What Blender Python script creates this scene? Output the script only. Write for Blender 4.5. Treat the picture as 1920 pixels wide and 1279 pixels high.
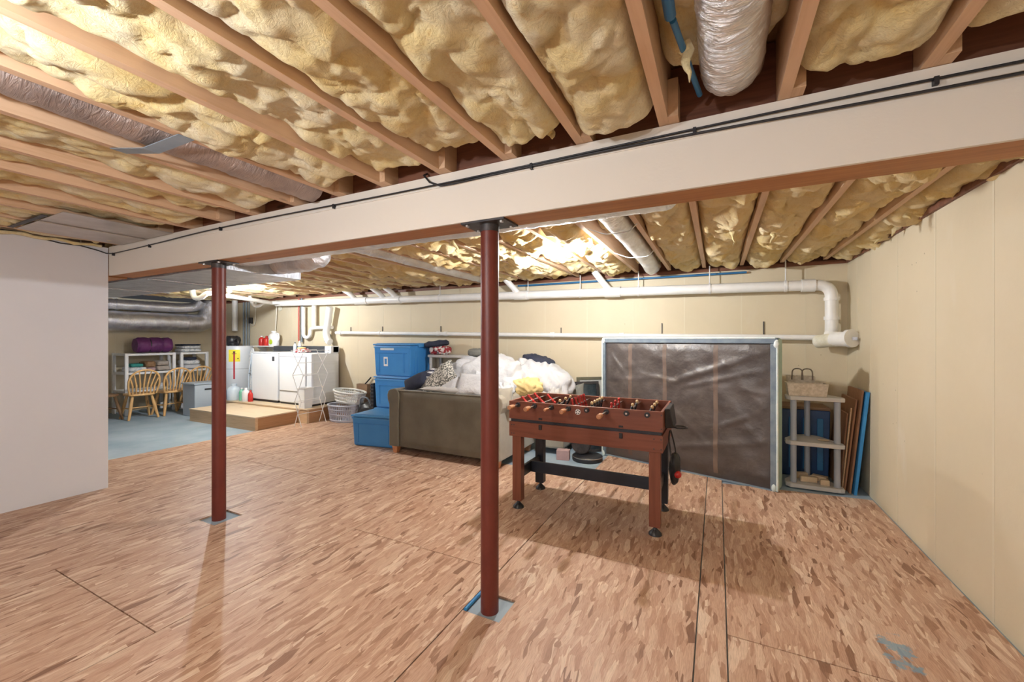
import bpy, math, random
from mathutils import Vector, Matrix, noise
random.seed(7)
R = math.radians
S = bpy.context.scene
for o in list(bpy.data.objects): bpy.data.objects.remove(o)
COL = S.collection
# ---------------------------------------------------------------- camera, world, exposure
cam = bpy.data.cameras.new('camera'); cam.sensor_width = 36; cam.lens = 772/1920*36
cam.shift_y = -3.5/1920; cam.clip_start = .02
co = bpy.data.objects.new('camera', cam); COL.objects.link(co)
co.location = (0, 0, 1.40); co.rotation_euler = (R(90), 0, math.atan(385/772)); S.camera = co
W = bpy.data.worlds.new('world'); S.world = W; W.use_nodes = True
W.node_tree.nodes['Background'].inputs[0].default_value = (.9, .92, 1, 1)
W.node_tree.nodes['Background'].inputs[1].default_value = .02
S.view_settings.view_transform = 'Standard'; S.view_settings.look = 'None'
S.view_settings.gamma = 1; S.view_settings.use_curve_mapping = False
S.view_settings.exposure = 1.05
BULBS = [  # x, y, z, emission, label
    (-1.30, 3.66, 2.15, 1500, 'bare glowing bulb under a joist above the heaped sofa'),
    (-6.76, 3.75, 2.15, 1700, 'bare glowing bulb near the white drain trap and washer platform'),
    (-1.50, -.10, 2.03, 560, 'bare glowing bulb hanging on a short cord on the open side of the beam'),
    (-.9, -2.0, 1.75, 950, 'added unseen fill bulb hanging on a long cord by the entry wall'),  # added out of view to fill the room with light
]
# ---------------------------------------------------------------- materials
def nt(name):
    m = bpy.data.materials.new(name); m.use_nodes = True
    t = m.node_tree; b = t.nodes['Principled BSDF']
    return m, t, b
def nd(t, typ, **k):
    n = t.nodes.new(typ)
    for a, v in k.items(): setattr(n, a, v)
    return n
def ramp(t, fac, stops):
    r = nd(t, 'ShaderNodeValToRGB'); e = r.color_ramp.elements
    while len(e) < len(stops): e.new(.5)
    for i, (p, c) in enumerate(stops):
        e[i].position = p; e[i].color = (*c, 1)
    t.links.new(fac, r.inputs[0]); return r.outputs[0]
def coords(t, scale=(1, 1, 1), rot=(0, 0, 0), src='Object'):
    c = nd(t, 'ShaderNodeTexCoord'); m = nd(t, 'ShaderNodeMapping')
    m.inputs['Scale'].default_value = scale; m.inputs['Rotation'].default_value = rot
    t.links.new(c.outputs[src], m.inputs[0]); return m.outputs[0]
def noi(t, vec, scale, detail=4, rough=.55, dist=0):
    n = nd(t, 'ShaderNodeTexNoise'); n.inputs['Scale'].default_value = scale
    n.inputs['Detail'].default_value = detail; n.inputs['Roughness'].default_value = rough
    n.inputs['Distortion'].default_value = dist
    t.links.new(vec, n.inputs['Vector']); return n.outputs['Fac']
def bump(t, b, h, strength, dist=.01):
    k = nd(t, 'ShaderNodeBump'); k.inputs['Strength'].default_value = strength
    k.inputs['Distance'].default_value = dist
    t.links.new(h, k.inputs['Height']); t.links.new(k.outputs[0], b.inputs['Normal'])
def mixc(t, f, a, b_, mode='MIX'):
    m = nd(t, 'ShaderNodeMix', data_type='RGBA', blend_type=mode)
    for s, v in ((m.inputs[0], f), (m.inputs[6], a), (m.inputs[7], b_)):
        if isinstance(v, (int, float)): s.default_value = v
        elif isinstance(v, tuple): s.default_value = (*v, 1)
        else: t.links.new(v, s)
    return m.outputs[2]
def mth(t, op, a, b_=0.0):
    m = nd(t, 'ShaderNodeMath', operation=op)
    for s, v in ((m.inputs[0], a), (m.inputs[1], b_)):
        if isinstance(v, (int, float)): s.default_value = v
        else: t.links.new(v, s)
    return m.outputs[0]
def MAT(name, c1, c2=None, scale=6, rough=.6, metal=0, stretch=(1, 1, 1), bmp=0, bscale=60, spec=.5, sheen=0, lo=.35, hi=.65, bdist=.004):
    m, t, b = nt(name); c2 = c2 or tuple(x*.88 for x in c1)
    v = coords(t, stretch)
    t.links.new(ramp(t, noi(t, v, scale), [(lo, c1), (hi, c2)]), b.inputs['Base Color'])
    b.inputs['Roughness'].default_value = rough; b.inputs['Metallic'].default_value = metal
    b.inputs['Specular IOR Level'].default_value = spec
    if sheen: b.inputs['Sheen Weight'].default_value = sheen
    if bmp: bump(t, b, noi(t, v, bscale, 5), bmp, bdist)
    return m
def wood(name, c1, c2, c3, axis='Y', rough=.55, scale=1.0, spec=.4):
    m, t, b = nt(name)
    st = {'X': (1.2, 22, 22), 'Y': (22, 1.2, 22), 'Z': (22, 22, 1.2)}[axis]
    v = coords(t, tuple(s*scale for s in st))
    g = noi(t, v, 1.6, 6, .6, .6)
    v2 = coords(t, (1.3, 1.3, 1.3)); k = noi(t, v2, 2.2, 3)
    c = ramp(t, g, [(.3, c1), (.52, c2), (.72, c3)])
    rnd = nd(t, 'ShaderNodeObjectInfo')
    c = mixc(t, mth(t, 'MULTIPLY', rnd.outputs['Random'], .35), c, c1)
    c = mixc(t, mth(t, 'MULTIPLY', k, .25), c, c3)
    vk = nd(t, 'ShaderNodeTexVoronoi'); vk.inputs['Scale'].default_value = 1.0
    sk = {'X': (1.6, 6, 6), 'Y': (6, 1.6, 6), 'Z': (6, 6, 1.6)}[axis]
    t.links.new(coords(t, sk), vk.inputs['Vector'])
    c = mixc(t, ramp(t, vk.outputs['Distance'], [(.05, (.75,)*3), (.085, (0,)*3)]), c, tuple(x*.45 for x in c3))
    t.links.new(c, b.inputs['Base Color']); b.inputs['Roughness'].default_value = rough
    b.inputs['Specular IOR Level'].default_value = spec
    bump(t, b, g, .15, .002); return m
def osb(name, spread=1.0, extra=0.0):
    m, t, b = nt(name)
    info = nd(t, 'ShaderNodeObjectInfo'); tc = nd(t, 'ShaderNodeTexCoord')
    off = nd(t, 'ShaderNodeVectorMath', operation='MULTIPLY_ADD')
    cmb = nd(t, 'ShaderNodeCombineXYZ')
    for i in range(3): t.links.new(info.outputs['Random'], cmb.inputs[i])
    t.links.new(cmb.outputs[0], off.inputs[0]); off.inputs[1].default_value = (37, 91, 0)
    t.links.new(tc.outputs['Object'], off.inputs[2])
    warp = nd(t, 'ShaderNodeTexNoise'); warp.inputs['Scale'].default_value = 3.0
    t.links.new(off.outputs[0], warp.inputs['Vector'])
    wv = nd(t, 'ShaderNodeVectorMath', operation='MULTIPLY_ADD')
    t.links.new(warp.outputs['Color'], wv.inputs[0]); wv.inputs[1].default_value = (.07, .07, 0)
    t.links.new(off.outputs[0], wv.inputs[2])
    pal = [(0, (.27, .14, .085)), (.07, (.42, .24, .155)), (.24, (.55, .345, .24)), (.6, (.605, .40, .285)), (.84, (.665, .465, .34)), (1, (.80, .63, .48))]
    col = None; hgt = None
    for rz, sx, sy, seed, th in ((.08, 44, 7.5, 0, 0), (-.30, 40, 7, 5, .55), (.38, 50, 8.5, 11, .6), (-.75, 44, 9, 17, .68), (1.0, 50, 11, 29, .74), (.15, 64, 11, 23, .6), (-.12, 40, 7, 37, .78), (.55, 27, 6.5, 43, .86), (-.9, 30, 7, 51, .88)):
        rz = rz*spread+extra; mp = nd(t, 'ShaderNodeMapping'); mp.inputs['Rotation'].default_value = (0, 0, rz)
        mp.inputs['Scale'].default_value = (sx, sy, 1); mp.inputs['Location'].default_value = (seed, seed*1.7, 0)
        t.links.new(wv.outputs[0], mp.inputs[0])
        vo = nd(t, 'ShaderNodeTexVoronoi', voronoi_dimensions='2D'); vo.inputs['Scale'].default_value = 1
        t.links.new(mp.outputs[0], vo.inputs['Vector'])
        sp = nd(t, 'ShaderNodeSeparateColor'); t.links.new(vo.outputs['Color'], sp.inputs[0])
        c = ramp(t, sp.outputs[0], pal)
        fm = nd(t, 'ShaderNodeMapping'); fm.inputs['Rotation'].default_value = (0, 0, rz); fm.inputs['Scale'].default_value = (260, 16, 1); fm.inputs['Location'].default_value = (seed*3, seed, 0)
        t.links.new(wv.outputs[0], fm.inputs[0])
        g = noi(t, fm.outputs[0], 1, 4, .65)
        c = mixc(t, .6, c, ramp(t, g, [(.34, (.55, .46, .41)), (.58, (1, 1, 1))]), 'MULTIPLY')
        if col is None: col, hgt = c, sp.outputs[0]
        else:
            sel = mth(t, 'GREATER_THAN', sp.outputs[1], th)
            col = mixc(t, sel, col, c)
            hm = nd(t, 'ShaderNodeMix'); t.links.new(sel, hm.inputs[0]); t.links.new(hgt, hm.inputs[2]); t.links.new(sp.outputs[2], hm.inputs[3]); hgt = hm.outputs[0]
    f = g
    big = noi(t, tc.outputs['Object'], 1.1, 3)
    col = mixc(t, .3, col, ramp(t, big, [(.35, (.86, .8, .8)), (.62, (1, 1, 1))]), 'MULTIPLY')
    # worn blue paint smear on the boards by the right wall
    st = nd(t, 'ShaderNodeMapping'); st.inputs['Location'].default_value = (-0.734, -2.416, 0)
    t.links.new(tc.outputs['Object'], st.inputs[0])
    sc = nd(t, 'ShaderNodeVectorMath', operation='MULTIPLY'); sc.inputs[1].default_value = (4.2, 2.4, 1)
    t.links.new(st.outputs[0], sc.inputs[0])
    ln = nd(t, 'ShaderNodeVectorMath', operation='LENGTH'); t.links.new(sc.outputs[0], ln.inputs[0])
    q = mth(t, 'ADD', ln.outputs['Value'], mth(t, 'MULTIPLY', noi(t, tc.outputs['Object'], 14, 5, .7), 1.6))
    col = mixc(t, ramp(t, q, [(.9, (.75,)*3), (1.75, (0,)*3)]), col, (.16, .33, .44))
    t.links.new(col, b.inputs['Base Color'])
    b.inputs['Roughness'].default_value = .5; b.inputs['Specular IOR Level'].default_value = .35
    bump(t, b, mixc(t, .4, hgt, f), .25, .003); return m
def insul(name, amber=0.0):
    m, t, b = nt(name)
    v = coords(t); n1 = noi(t, v, 3.2, 5, .6, .8); n2 = noi(t, v, 13, 6, .65, 1.2)
    c = ramp(t, n1, [(.3, (.88, .66, .25)), (.44, (.90, .75, .39)), (.56, (.92, .82, .54)), (.72, (.95, .89, .70))])
    c = mixc(t, ramp(t, n2, [(.57, (0,)*3), (.74, (.6,)*3)]), c, (.80, .54, .18))
    inf = nd(t, 'ShaderNodeObjectInfo')
    c = mixc(t, mth(t, 'MULTIPLY_ADD', inf.outputs['Random'], .25) if False else mth(t, 'ADD', mth(t, 'MULTIPLY', inf.outputs['Random'], .14), amber), c, (.84, .56, .19))
    n4 = noi(t, v, 42, 7, .72, 2.5)
    c = mixc(t, .45, c, ramp(t, n4, [(.33, (.78, .66, .44)), (.50, (1, 1, 1))]), 'MULTIPLY')
    t.links.new(c, b.inputs['Base Color']); b.inputs['Roughness'].default_value = .95
    b.inputs['Specular IOR Level'].default_value = .1
    b.inputs['Sheen Weight'].default_value = .25
    n3 = noi(t, v, 26, 8, .72, 1.6)
    bump(t, b, n3, .75, .025); return m
def foil(name, base=(.78, .79, .82), rough=.26, axis=0, strength=.8, dirt=(.5, .5, .53)):
    m, t, b = nt(name)
    st = [8, 8, 8]; st[axis] = 34
    v = coords(t, tuple(st)); n = noi(t, v, 1.5, 6, .62, 1.2)
    n2 = noi(t, coords(t, (3, 3, 3)), 2, 4)
    t.links.new(ramp(t, n2, [(.35, base), (.68, dirt)]), b.inputs['Base Color'])
    b.inputs['Metallic'].default_value = .78; b.inputs['Roughness'].default_value = rough
    bump(t, b, n, strength, .022); return m
def wallpaint(name, c1, c2, pits=True):
    m, t, b = nt(name); v = coords(t)
    c = ramp(t, noi(t, v, 1.3, 5, .6), [(.3, c1), (.7, c2)])
    if pits:
        vo = nd(t, 'ShaderNodeTexVoronoi'); vo.inputs['Scale'].default_value = 9; t.links.new(v, vo.inputs['Vector'])
        pit = ramp(t, vo.outputs['Distance'], [(.035, (1,)*3), (.06, (0,)*3)])
        msk = ramp(t, noi(t, v, 2.4, 2), [(.52, (0,)*3), (.58, (1,)*3)])
        c = mixc(t, mixc(t, 1.0, pit, msk, 'MULTIPLY'), c, (.33, .27, .17))
        c = mixc(t, ramp(t, noi(t, coords(t, (1, 1, .35)), 1.7, 4, .6), [(.66, (0,)*3), (.8, (.35,)*3)]), c, (.8, .79, .77))
    t.links.new(c, b.inputs['Base Color']); b.inputs['Roughness'].default_value = .62
    b.inputs['Specular IOR Level'].default_value = .3
    bump(t, b, noi(t, v, 22, 6, .6), .22, .006); return m
def emis(name, c, s):
    m, t, b = nt(name); b.inputs['Emission Color'].default_value = (*c, 1); b.inputs['Emission Strength'].default_value = s
    b.inputs['Base Color'].default_value = (*c, 1); return m
m = {}
m['osb'] = osb('osb_boards'); m['osb2'] = osb('osb_boards_random', 1.9, .35); m['insul'] = insul('yellow_fiberglass'); m['insulb'] = insul('warm_lit_fiberglass', .30)  # insulb: warm lamplight on the rear batts is put into their amber colour
m['foil'] = foil('foil_wrap', (.90, .90, .92), strength=1.0, dirt=(.66, .66, .70)); m['foily'] = foil('foil_wrap_crossways', (.93, .93, .92), axis=1, strength=1.0, dirt=(.72, .71, .70))
m['foilz'] = foil('foil_wrap_flat', axis=1, strength=.35, rough=.34, base=(.62, .64, .68), dirt=(.42, .43, .47))
m['gasket'] = MAT('grey_gasket', (.30, .31, .34), (.36, .37, .40), 5, .5)
m['foilw'] = foil('shiny_duct_foil', axis=1, strength=.6, rough=.14, base=(.9, .91, .95), dirt=(.68, .69, .76))
m['dustduct'] = foil('dusty_duct_wrap', base=(.56, .47, .43), dirt=(.36, .30, .28), rough=.5, axis=1, strength=.6)
m['concrete'] = MAT('blue_grey_concrete', (.25, .34, .42), (.37, .45, .52), 1.6, .7, bmp=.2, bscale=30)
m['wall'] = wallpaint('cream_wall_paint', (.645, .555, .395), (.69, .60, .44))
m['ridge'] = wallpaint('cream_ridge_paint', (.70, .625, .475), (.67, .59, .43), False)
m['drywall'] = wallpaint('white_drywall', (.70, .695, .73), (.73, .725, .76), False)
m['beamp'] = wallpaint('cream_beam_paint', (.78, .735, .665), (.80, .76, .695), False)
m['joist'] = wood('joist_pine', (.72, .50, .33), (.67, .45, .29), (.55, .345, .20), 'Y')
m['beamwood'] = wood('beam_soffit_wood', (.52, .26, .10), (.44, .20, .075), (.32, .14, .05), 'X')
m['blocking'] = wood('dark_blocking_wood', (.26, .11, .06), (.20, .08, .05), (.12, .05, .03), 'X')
m['deckply'] = wood('subfloor_ply', (.42, .26, .13), (.36, .21, .10), (.28, .16, .08), 'X')
m['pine'] = wood('platform_pine', (.72, .52, .32), (.66, .45, .27), (.50, .32, .18), 'X')
m['pinetop'] = wood('platform_ply', (.76, .62, .45), (.72, .57, .40), (.62, .46, .30), 'X')
m['pine_dark'] = wood('platform_side_wood', (.50, .27, .13), (.43, .22, .10), (.32, .15, .07), 'Y')
m['steelred'] = MAT('red_oxide_column', (.125, .020, .014), (.155, .028, .018), 5, .42, bmp=.15, bscale=70, spec=.5)
m['plate'] = MAT('dark_steel_plate', (.045, .045, .05), (.09, .08, .08), 18, .5, metal=.6, bmp=.2)
m['cable'] = MAT('black_cable', (.015, .017, .022), (.03, .03, .035), 8, .45)
m['bluepipe'] = MAT('blue_pipe', (.02, .13, .30), (.03, .17, .36), 5, .4)
m['redpipe'] = MAT('red_pipe', (.55, .10, .07), (.48, .09, .06), 5, .4)
m['darkpipe'] = MAT('grey_pipe', (.22, .26, .29), (.16, .19, .22), 5, .4)
m['pvc'] = MAT('white_pvc', (.86, .85, .83), (.80, .79, .76), 7, .35)
m['pvcold'] = MAT('stained_pvc', (.80, .77, .66), (.66, .62, .48), 14, .4)
m['print'] = MAT('grey_print', (.35, .36, .42), (.6, .6, .62), 60, .5)
m['zinc'] = MAT('galvanised_sheet', (.62, .58, .55), (.50, .46, .43), 5, .33, metal=.85, bmp=.15, bscale=12)
m['strap'] = MAT('blue_grey_strap', (.25, .33, .42), (.32, .40, .48), 9, .4, metal=.3)
m['foos'] = wood('foosball_cherry', (.235, .078, .045), (.20, .062, .036), (.15, .044, .026), 'X', .38)
m['foosl'] = wood('foosball_leg_cherry', (.24, .08, .045), (.20, .064, .036), (.15, .044, .026), 'Z', .38)
m['black'] = MAT('black_plastic', (.012, .012, .014), (.025, .025, .03), 9, .4)
m['navyblack'] = MAT('black_laminate', (.012, .016, .026), (.018, .022, .034), 6, .45)
m['chrome'] = MAT('steel_rod', (.55, .53, .52), (.45, .42, .40), 30, .25, metal=.95)
m['handle'] = MAT('wood_handle', (.55, .27, .14), (.48, .21, .10), 30, .35)
m['red'] = MAT('red_plastic', (.55, .03, .025), (.48, .025, .02), 20, .35)
m['tan'] = MAT('tan_plastic', (.72, .52, .28), (.66, .45, .22), 20, .4)
m['white'] = MAT('white_plastic', (.84, .84, .84), (.78, .78, .79), 5, .4)
m['enamel'] = MAT('white_enamel', (.83, .85, .88), (.80, .82, .86), 2, .25)
m['enamelside'] = MAT('white_enamel_ribbed', (.80, .82, .84), (.75, .77, .79), 2, .3, stretch=(1, 1, 14), bmp=.3, bscale=2)
m['console'] = MAT('dark_grey_console', (.045, .05, .06), (.07, .075, .085), 4, .35)
m['greytank'] = MAT('pale_grey_tank', (.66, .70, .75), (.60, .64, .70), 3, .35)
m['yellow'] = MAT('yellow_card', (.88, .74, .03), (.92, .80, .06), 6, .5)
m['crimson'] = MAT('crimson_strip', (.45, .03, .05), (.4, .02, .04), 6, .5)
m['tote'] = MAT('blue_tote_plastic', (.045, .24, .60), (.055, .27, .64), 3, .34)
m['totelid'] = MAT('blue_tote_lid', (.06, .27, .60), (.085, .31, .63), 3, .38)
m['sofa'] = MAT('olive_microfiber', (.088, .074, .050), (.13, .112, .078), 3.2, .85, bmp=.2, bscale=120, sheen=.3)
m['sofaside'] = MAT('olive_microfiber_side', (.105, .092, .065), (.15, .133, .096), 3, .85, bmp=.2, bscale=120, sheen=.3)
m['beigesofa'] = MAT('beige_and_lit_upholstery', (.37, .335, .275), (.31, .28, .225), 4, .85, bmp=.2, bscale=120, sheen=.3)
m['sheet'] = MAT('white_bedding', (.60, .60, .61), (.53, .53, .55), 3, .85, bmp=.6, bscale=9, bdist=.04)
m['greysheet'] = MAT('pale_grey_bedding', (.55, .53, .50), (.46, .44, .42), 4, .85, bmp=.3, bscale=18, bdist=.02)
m['yellowcloth'] = MAT('butter_yellow_cloth', (.78, .60, .28), (.72, .54, .24), 4, .85, bmp=.3, bscale=16, bdist=.02)
m['navy'] = MAT('navy_cloth', (.018, .022, .045), (.03, .035, .06), 7, .85, bmp=.3, bscale=20, bdist=.015)
m['darkgrey'] = MAT('charcoal_grey_cloth', (.14, .14, .125), (.19, .19, .17), 5, .85, bmp=.3, bscale=18, bdist=.015)
m['speckle'] = MAT('speckled_throw', (.62, .60, .54), (.10, .10, .09), 62, .9, lo=.46, hi=.54)
m['stripe'] = MAT('striped_cloth', (.75, .72, .72), (.05, .05, .08), 22, .85, stretch=(.3, .3, 2), lo=.48, hi=.52)
m['maroonplaid'] = MAT('maroon_patterned_cloth', (.32, .03, .04), (.65, .60, .58), 16, .85, lo=.5, hi=.54)
m['purple'] = MAT('purple_nylon', (.10, .018, .11), (.15, .03, .155), 6, .5, bmp=.5, bscale=14, bdist=.02)
m['teal'] = MAT('teal_cloth', (.03, .22, .20), (.04, .28, .25), 6, .8)
m['linen'] = MAT('printed_linen', (.70, .70, .70), (.42, .46, .50), 26, .85, lo=.52, hi=.62)
m['taupe'] = MAT('taupe_cloth', (.44, .38, .33), (.36, .31, .27), 8, .85, bmp=.3, bscale=18, bdist=.015)
m['pinkcloth'] = MAT('dusty_pink_cloth', (.50, .34, .33), (.42, .28, .28), 8, .85)
m['chair'] = wood('honey_chair_wood', (.72, .45, .20), (.66, .39, .16), (.56, .31, .12), 'Z', .4)
m['chairdark'] = wood('brown_chair_wood', (.30, .18, .09), (.25, .14, .07), (.19, .10, .05), 'Z', .4)
m['cover'] = MAT('brown_dust_cover', (.062, .050, .048), (.095, .078, .074), 4, .42, bmp=.5, bscale=9, spec=.7, bdist=.02)
m['slat'] = MAT('slat_behind_fabric', (.17, .12, .095), (.13, .09, .075), 6, .6)
m['tape'] = MAT('slate_blue_tape', (.14, .18, .23), (.20, .25, .29), 12, .55)
m['green'] = MAT('pale_green_ticking', (.33, .45, .38), (.40, .52, .45), 14, .7)
m['whitefab'] = MAT('white_edge_fabric', (.76, .80, .78), (.62, .72, .70), 20, .7)
m['greyplastic'] = MAT('light_grey_plastic', (.34, .37, .43), (.39, .42, .48), 4, .5)
m['shelfgrey'] = MAT('pale_shelf_plastic', (.58, .56, .54), (.53, .51, .49), 4, .5)
m['wicker'] = MAT('cream_wicker', (.68, .60, .50), (.52, .44, .34), 42, .8, bmp=.8, bscale=60)
m['rope'] = MAT('dark_rope', (.18, .15, .12), (.25, .2, .16), 50, .8)
m['blockwood'] = MAT('bare_block_wood', (.66, .52, .36), (.58, .44, .28), 12, .6)
m['osbedge'] = wood('osb_scrap', (.40, .21, .11), (.30, .14, .075), (.52, .30, .17), 'Z', .65, scale=.8)
m['foam'] = MAT('blue_foam_board', (.03, .22, .50), (.04, .26, .56), 5, .5)
m['bluebin'] = MAT('dark_blue_bin', (.02, .06, .16), (.03, .08, .20), 5, .4)
m['greybin'] = MAT('grey_blue_box', (.34, .40, .47), (.38, .44, .50), 3, .45)
m['cardboard'] = MAT('brown_cardboard', (.22, .13, .08), (.27, .17, .10), 5, .8)
m['basket'] = MAT('lavender_grey_basket', (.47, .48, .55), (.52, .53, .60), 5, .4)
m['basketw'] = MAT('white_basket', (.72, .73, .70), (.78, .78, .76), 5, .4)
m['clearplastic'] = MAT('cloudy_plastic', (.55, .64, .74), (.62, .70, .78), 5, .25)
m['lime'] = MAT('lime_label', (.62, .74, .05), (.5, .66, .04), 9, .5)
m['greenliquid'] = MAT('green_bottle', (.18, .50, .34), (.25, .58, .42), 9, .25)
m['wire'] = MAT('white_wire', (.82, .82, .82), (.76, .76, .76), 9, .4)
m['cord'] = MAT('cream_cord', (.70, .66, .56), (.64, .60, .5), 9, .5)
m['glass'] = MAT('dark_picture_glass', (.015, .02, .025), (.05, .07, .085), 5, .15)
m['matboard'] = MAT('grey_mat_board', (.46, .45, .42), (.50, .49, .46), 5, .6)
m['frameolive'] = MAT('olive_frame', (.10, .095, .06), (.14, .13, .09), 9, .5)
m['socket'] = MAT('white_socket', (.80, .79, .76), (.74, .73, .70), 9, .4)
# ---------------------------------------------------------------- mesh helpers
SOFT = .12
class MB:
    def __init__(s): s.v = []; s.f = []
    def add(s, vs, fs):
        n = len(s.v); s.v += [tuple(p) for p in vs]; s.f += [tuple(i+n for i in f) for f in fs]; return s
    def box(s, x0, x1, y0, y1, z0, z1):
        return s.add([(x, y, z) for z in (z0, z1) for y in (y0, y1) for x in (x0, x1)],
                     [(0, 2, 3, 1), (4, 5, 7, 6), (0, 1, 5, 4), (2, 6, 7, 3), (0, 4, 6, 2), (1, 3, 7, 5)])
    def obox(s, c, size, rot=(0, 0, 0)):
        from mathutils import Euler
        Mx = Euler(rot).to_matrix(); h = [d/2 for d in size]
        pts = [Vector(c)+Mx@Vector((x*h[0], y*h[1], z*h[2])) for z in (-1, 1) for y in (-1, 1) for x in (-1, 1)]
        return s.add(pts, [(0, 2, 3, 1), (4, 5, 7, 6), (0, 1, 5, 4), (2, 6, 7, 3), (0, 4, 6, 2), (1, 3, 7, 5)])
    def prism(s, poly, z0, z1):
        n = len(poly)
        return s.add([(x, y, z0) for x, y in poly]+[(x, y, z1) for x, y in poly],
                     [tuple(range(n))[::-1], tuple(range(n, 2*n))]+[(i, (i+1) % n, (i+1) % n+n, i+n) for i in range(n)])
    def hull8(s, a, b):  # two quads (bottom, top) of 4 points each
        return s.add(list(a)+list(b), [(3, 2, 1, 0), (4, 5, 6, 7)]+[(i, (i+1) % 4, (i+1) % 4+4, i+4) for i in range(4)])
    def tube(s, pts, r, n=10, cap=True, wob=None):
        pts = [Vector(p) for p in pts]; rs = r if isinstance(r, (list, tuple)) else [r]*len(pts)
        T = []
        for i in range(len(pts)):
            a = pts[max(i-1, 0)]; b = pts[min(i+1, len(pts)-1)]; T.append((b-a).normalized())
        u = Vector((0, 0, 1)) if abs(T[0].z) < .9 else Vector((1, 0, 0))
        u = (u-T[0]*u.dot(T[0])).normalized(); vs = []
        for i, p in enumerate(pts):
            u = (u-T[i]*u.dot(T[i])).normalized(); w = T[i].cross(u)
            for k in range(n):
                a = 2*math.pi*k/n; q = rs[i]
                d = u*math.cos(a)+w*math.sin(a)
                if wob: q = q*wob(p+d*q, i, k)
                vs.append(p+d*q)
        fs = [(i*n+k, i*n+(k+1) % n, (i+1)*n+(k+1) % n, (i+1)*n+k) for i in range(len(pts)-1) for k in range(n)]
        if cap: fs += [tuple(range(n))[::-1], tuple(range((len(pts)-1)*n, len(pts)*n))]
        return s.add(vs, fs)
    def lathe(s, prof, c=(0, 0, 0), n=20, sx=1, sy=1, axis='Z'):
        vs = []
        for r, h in prof:
            for k in range(n):
                a = 2*math.pi*k/n; x, y = r*math.cos(a)*sx, r*math.sin(a)*sy
                p = {'Z': (x, y, h), 'Y': (x, h, y), 'X': (h, x, y)}[axis]
                vs.append((c[0]+p[0], c[1]+p[1], c[2]+p[2]))
        L = len(prof)
        fs = [(i*n+k, i*n+(k+1) % n, (i+1)*n+(k+1) % n, (i+1)*n+k) for i in range(L-1) for k in range(n)]
        fs += [tuple(range(n))[::-1], tuple(range((L-1)*n, L*n))]
        return s.add(vs, fs)
    def grid(s, fn, nu, nv):
        vs = [fn(i/nu, j/nv) for j in range(nv+1) for i in range(nu+1)]; k = nu+1
        return s.add(vs, [(j*k+i, j*k+i+1, (j+1)*k+i+1, (j+1)*k+i) for j in range(nv) for i in range(nu)])
    def blob(s, c, rad, e=1.0, amp=.05, freq=4, seed=0, nu=28, nv=16, rot=(0, 0, 0), ridge=.5):
        from mathutils import Euler
        Mx = Euler(rot).to_matrix(); P = lambda w, q: math.copysign(abs(w)**q, w)
        vs = []
        for j in range(nv+1):
            ph = -math.pi/2+math.pi*j/nv
            for i in range(nu):
                th = 2*math.pi*i/nu
                d = Vector((P(math.cos(ph), e)*P(math.cos(th), e), P(math.cos(ph), e)*P(math.sin(th), e), P(math.sin(ph), e)))
                p = Vector((d.x*rad[0], d.y*rad[1], d.z*rad[2])); q = Mx@p+Vector(c); q = Vector((q.x*1.25+q.z*.5, q.y*.8, q.z*.55-q.x*.3))*freq+Vector((seed*7.3, seed*3.1, seed*5.7))
                k = noise.noise(q); k2 = abs(noise.noise(q*2.1))+SOFT*abs(noise.noise(q*4.6))
                p += Vector((d.x, d.y, d.z*.8))*amp*(k*(1-ridge)+(k2-.25)*ridge*1.6)
                vs.append(Mx@p+Vector(c))
        fs = [(j*nu+i, j*nu+(i+1) % nu, (j+1)*nu+(i+1) % nu, (j+1)*nu+i) for j in range(nv) for i in range(nu)]
        return s.add(vs, fs)
    def pillow(s, c, a, b, h, rot=(0, 0, 0), n=14, seed=0, amp=.02):
        from mathutils import Euler
        Mx = Euler(rot).to_matrix(); idx = {}; vs = []; fs = []
        for sd in (1, -1):
            for j in range(n+1):
                for i in range(n+1):
                    x, y = 2*i/n-1, 2*j/n-1
                    edge = i in (0, n) or j in (0, n)
                    if edge and (i, j, 1) in idx: idx[(i, j, sd)] = idx[(i, j, 1)]; continue
                    z = sd*h*((1-x**4)*(1-y**4))**.6
                    p = Vector((a*x*(1-.10*(1-x*x)*0-.07*y*y*0)*(1-.08*(1-y*y)*abs(x)), b*y*(1-.08*(1-x*x)*abs(y)), z))
                    q = Mx@p+Vector(c); k = noise.noise(q*5+Vector((seed*3.7, 0, seed)))
                    q += Mx@Vector((0, 0, 1))*k*amp*(0 if edge else 1)
                    idx[(i, j, sd)] = len(vs); vs.append(q)
        for sd in (1, -1):
            for j in range(n):
                for i in range(n):
                    f = [idx[(i, j, sd)], idx[(i+1, j, sd)], idx[(i+1, j+1, sd)], idx[(i, j+1, sd)]]
                    fs.append(tuple(f if sd > 0 else f[::-1]))
        return s.add(vs, fs)
    def build(s, name, mat, parent=None, bevel=0, smooth=False, label=None, local=False, sub=0):
        me = bpy.data.meshes.new(name); o = bpy.data.objects.new(name, me); COL.objects.link(o)
        if parent is not None:
            o.parent = parent; w = (0, 0, 0) if local else ORG.get(parent.name, (0, 0, 0))
        else:
            xs, ys, zs = zip(*s.v); w = ((min(xs)+max(xs))/2, (min(ys)+max(ys))/2, min(zs))
            if local: w = (0, 0, 0)
            o.location = w
        ORG[o.name] = w
        me.from_pydata([(p[0]-w[0], p[1]-w[1], p[2]-w[2]) for p in s.v], [], s.f); me.validate()
        me.materials.append(m[mat] if isinstance(mat, str) else mat)
        if smooth:
            me.polygons.foreach_set('use_smooth', [True]*len(me.polygons))
            try: me.set_sharp_from_angle(angle=R(50))
            except Exception: pass
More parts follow.
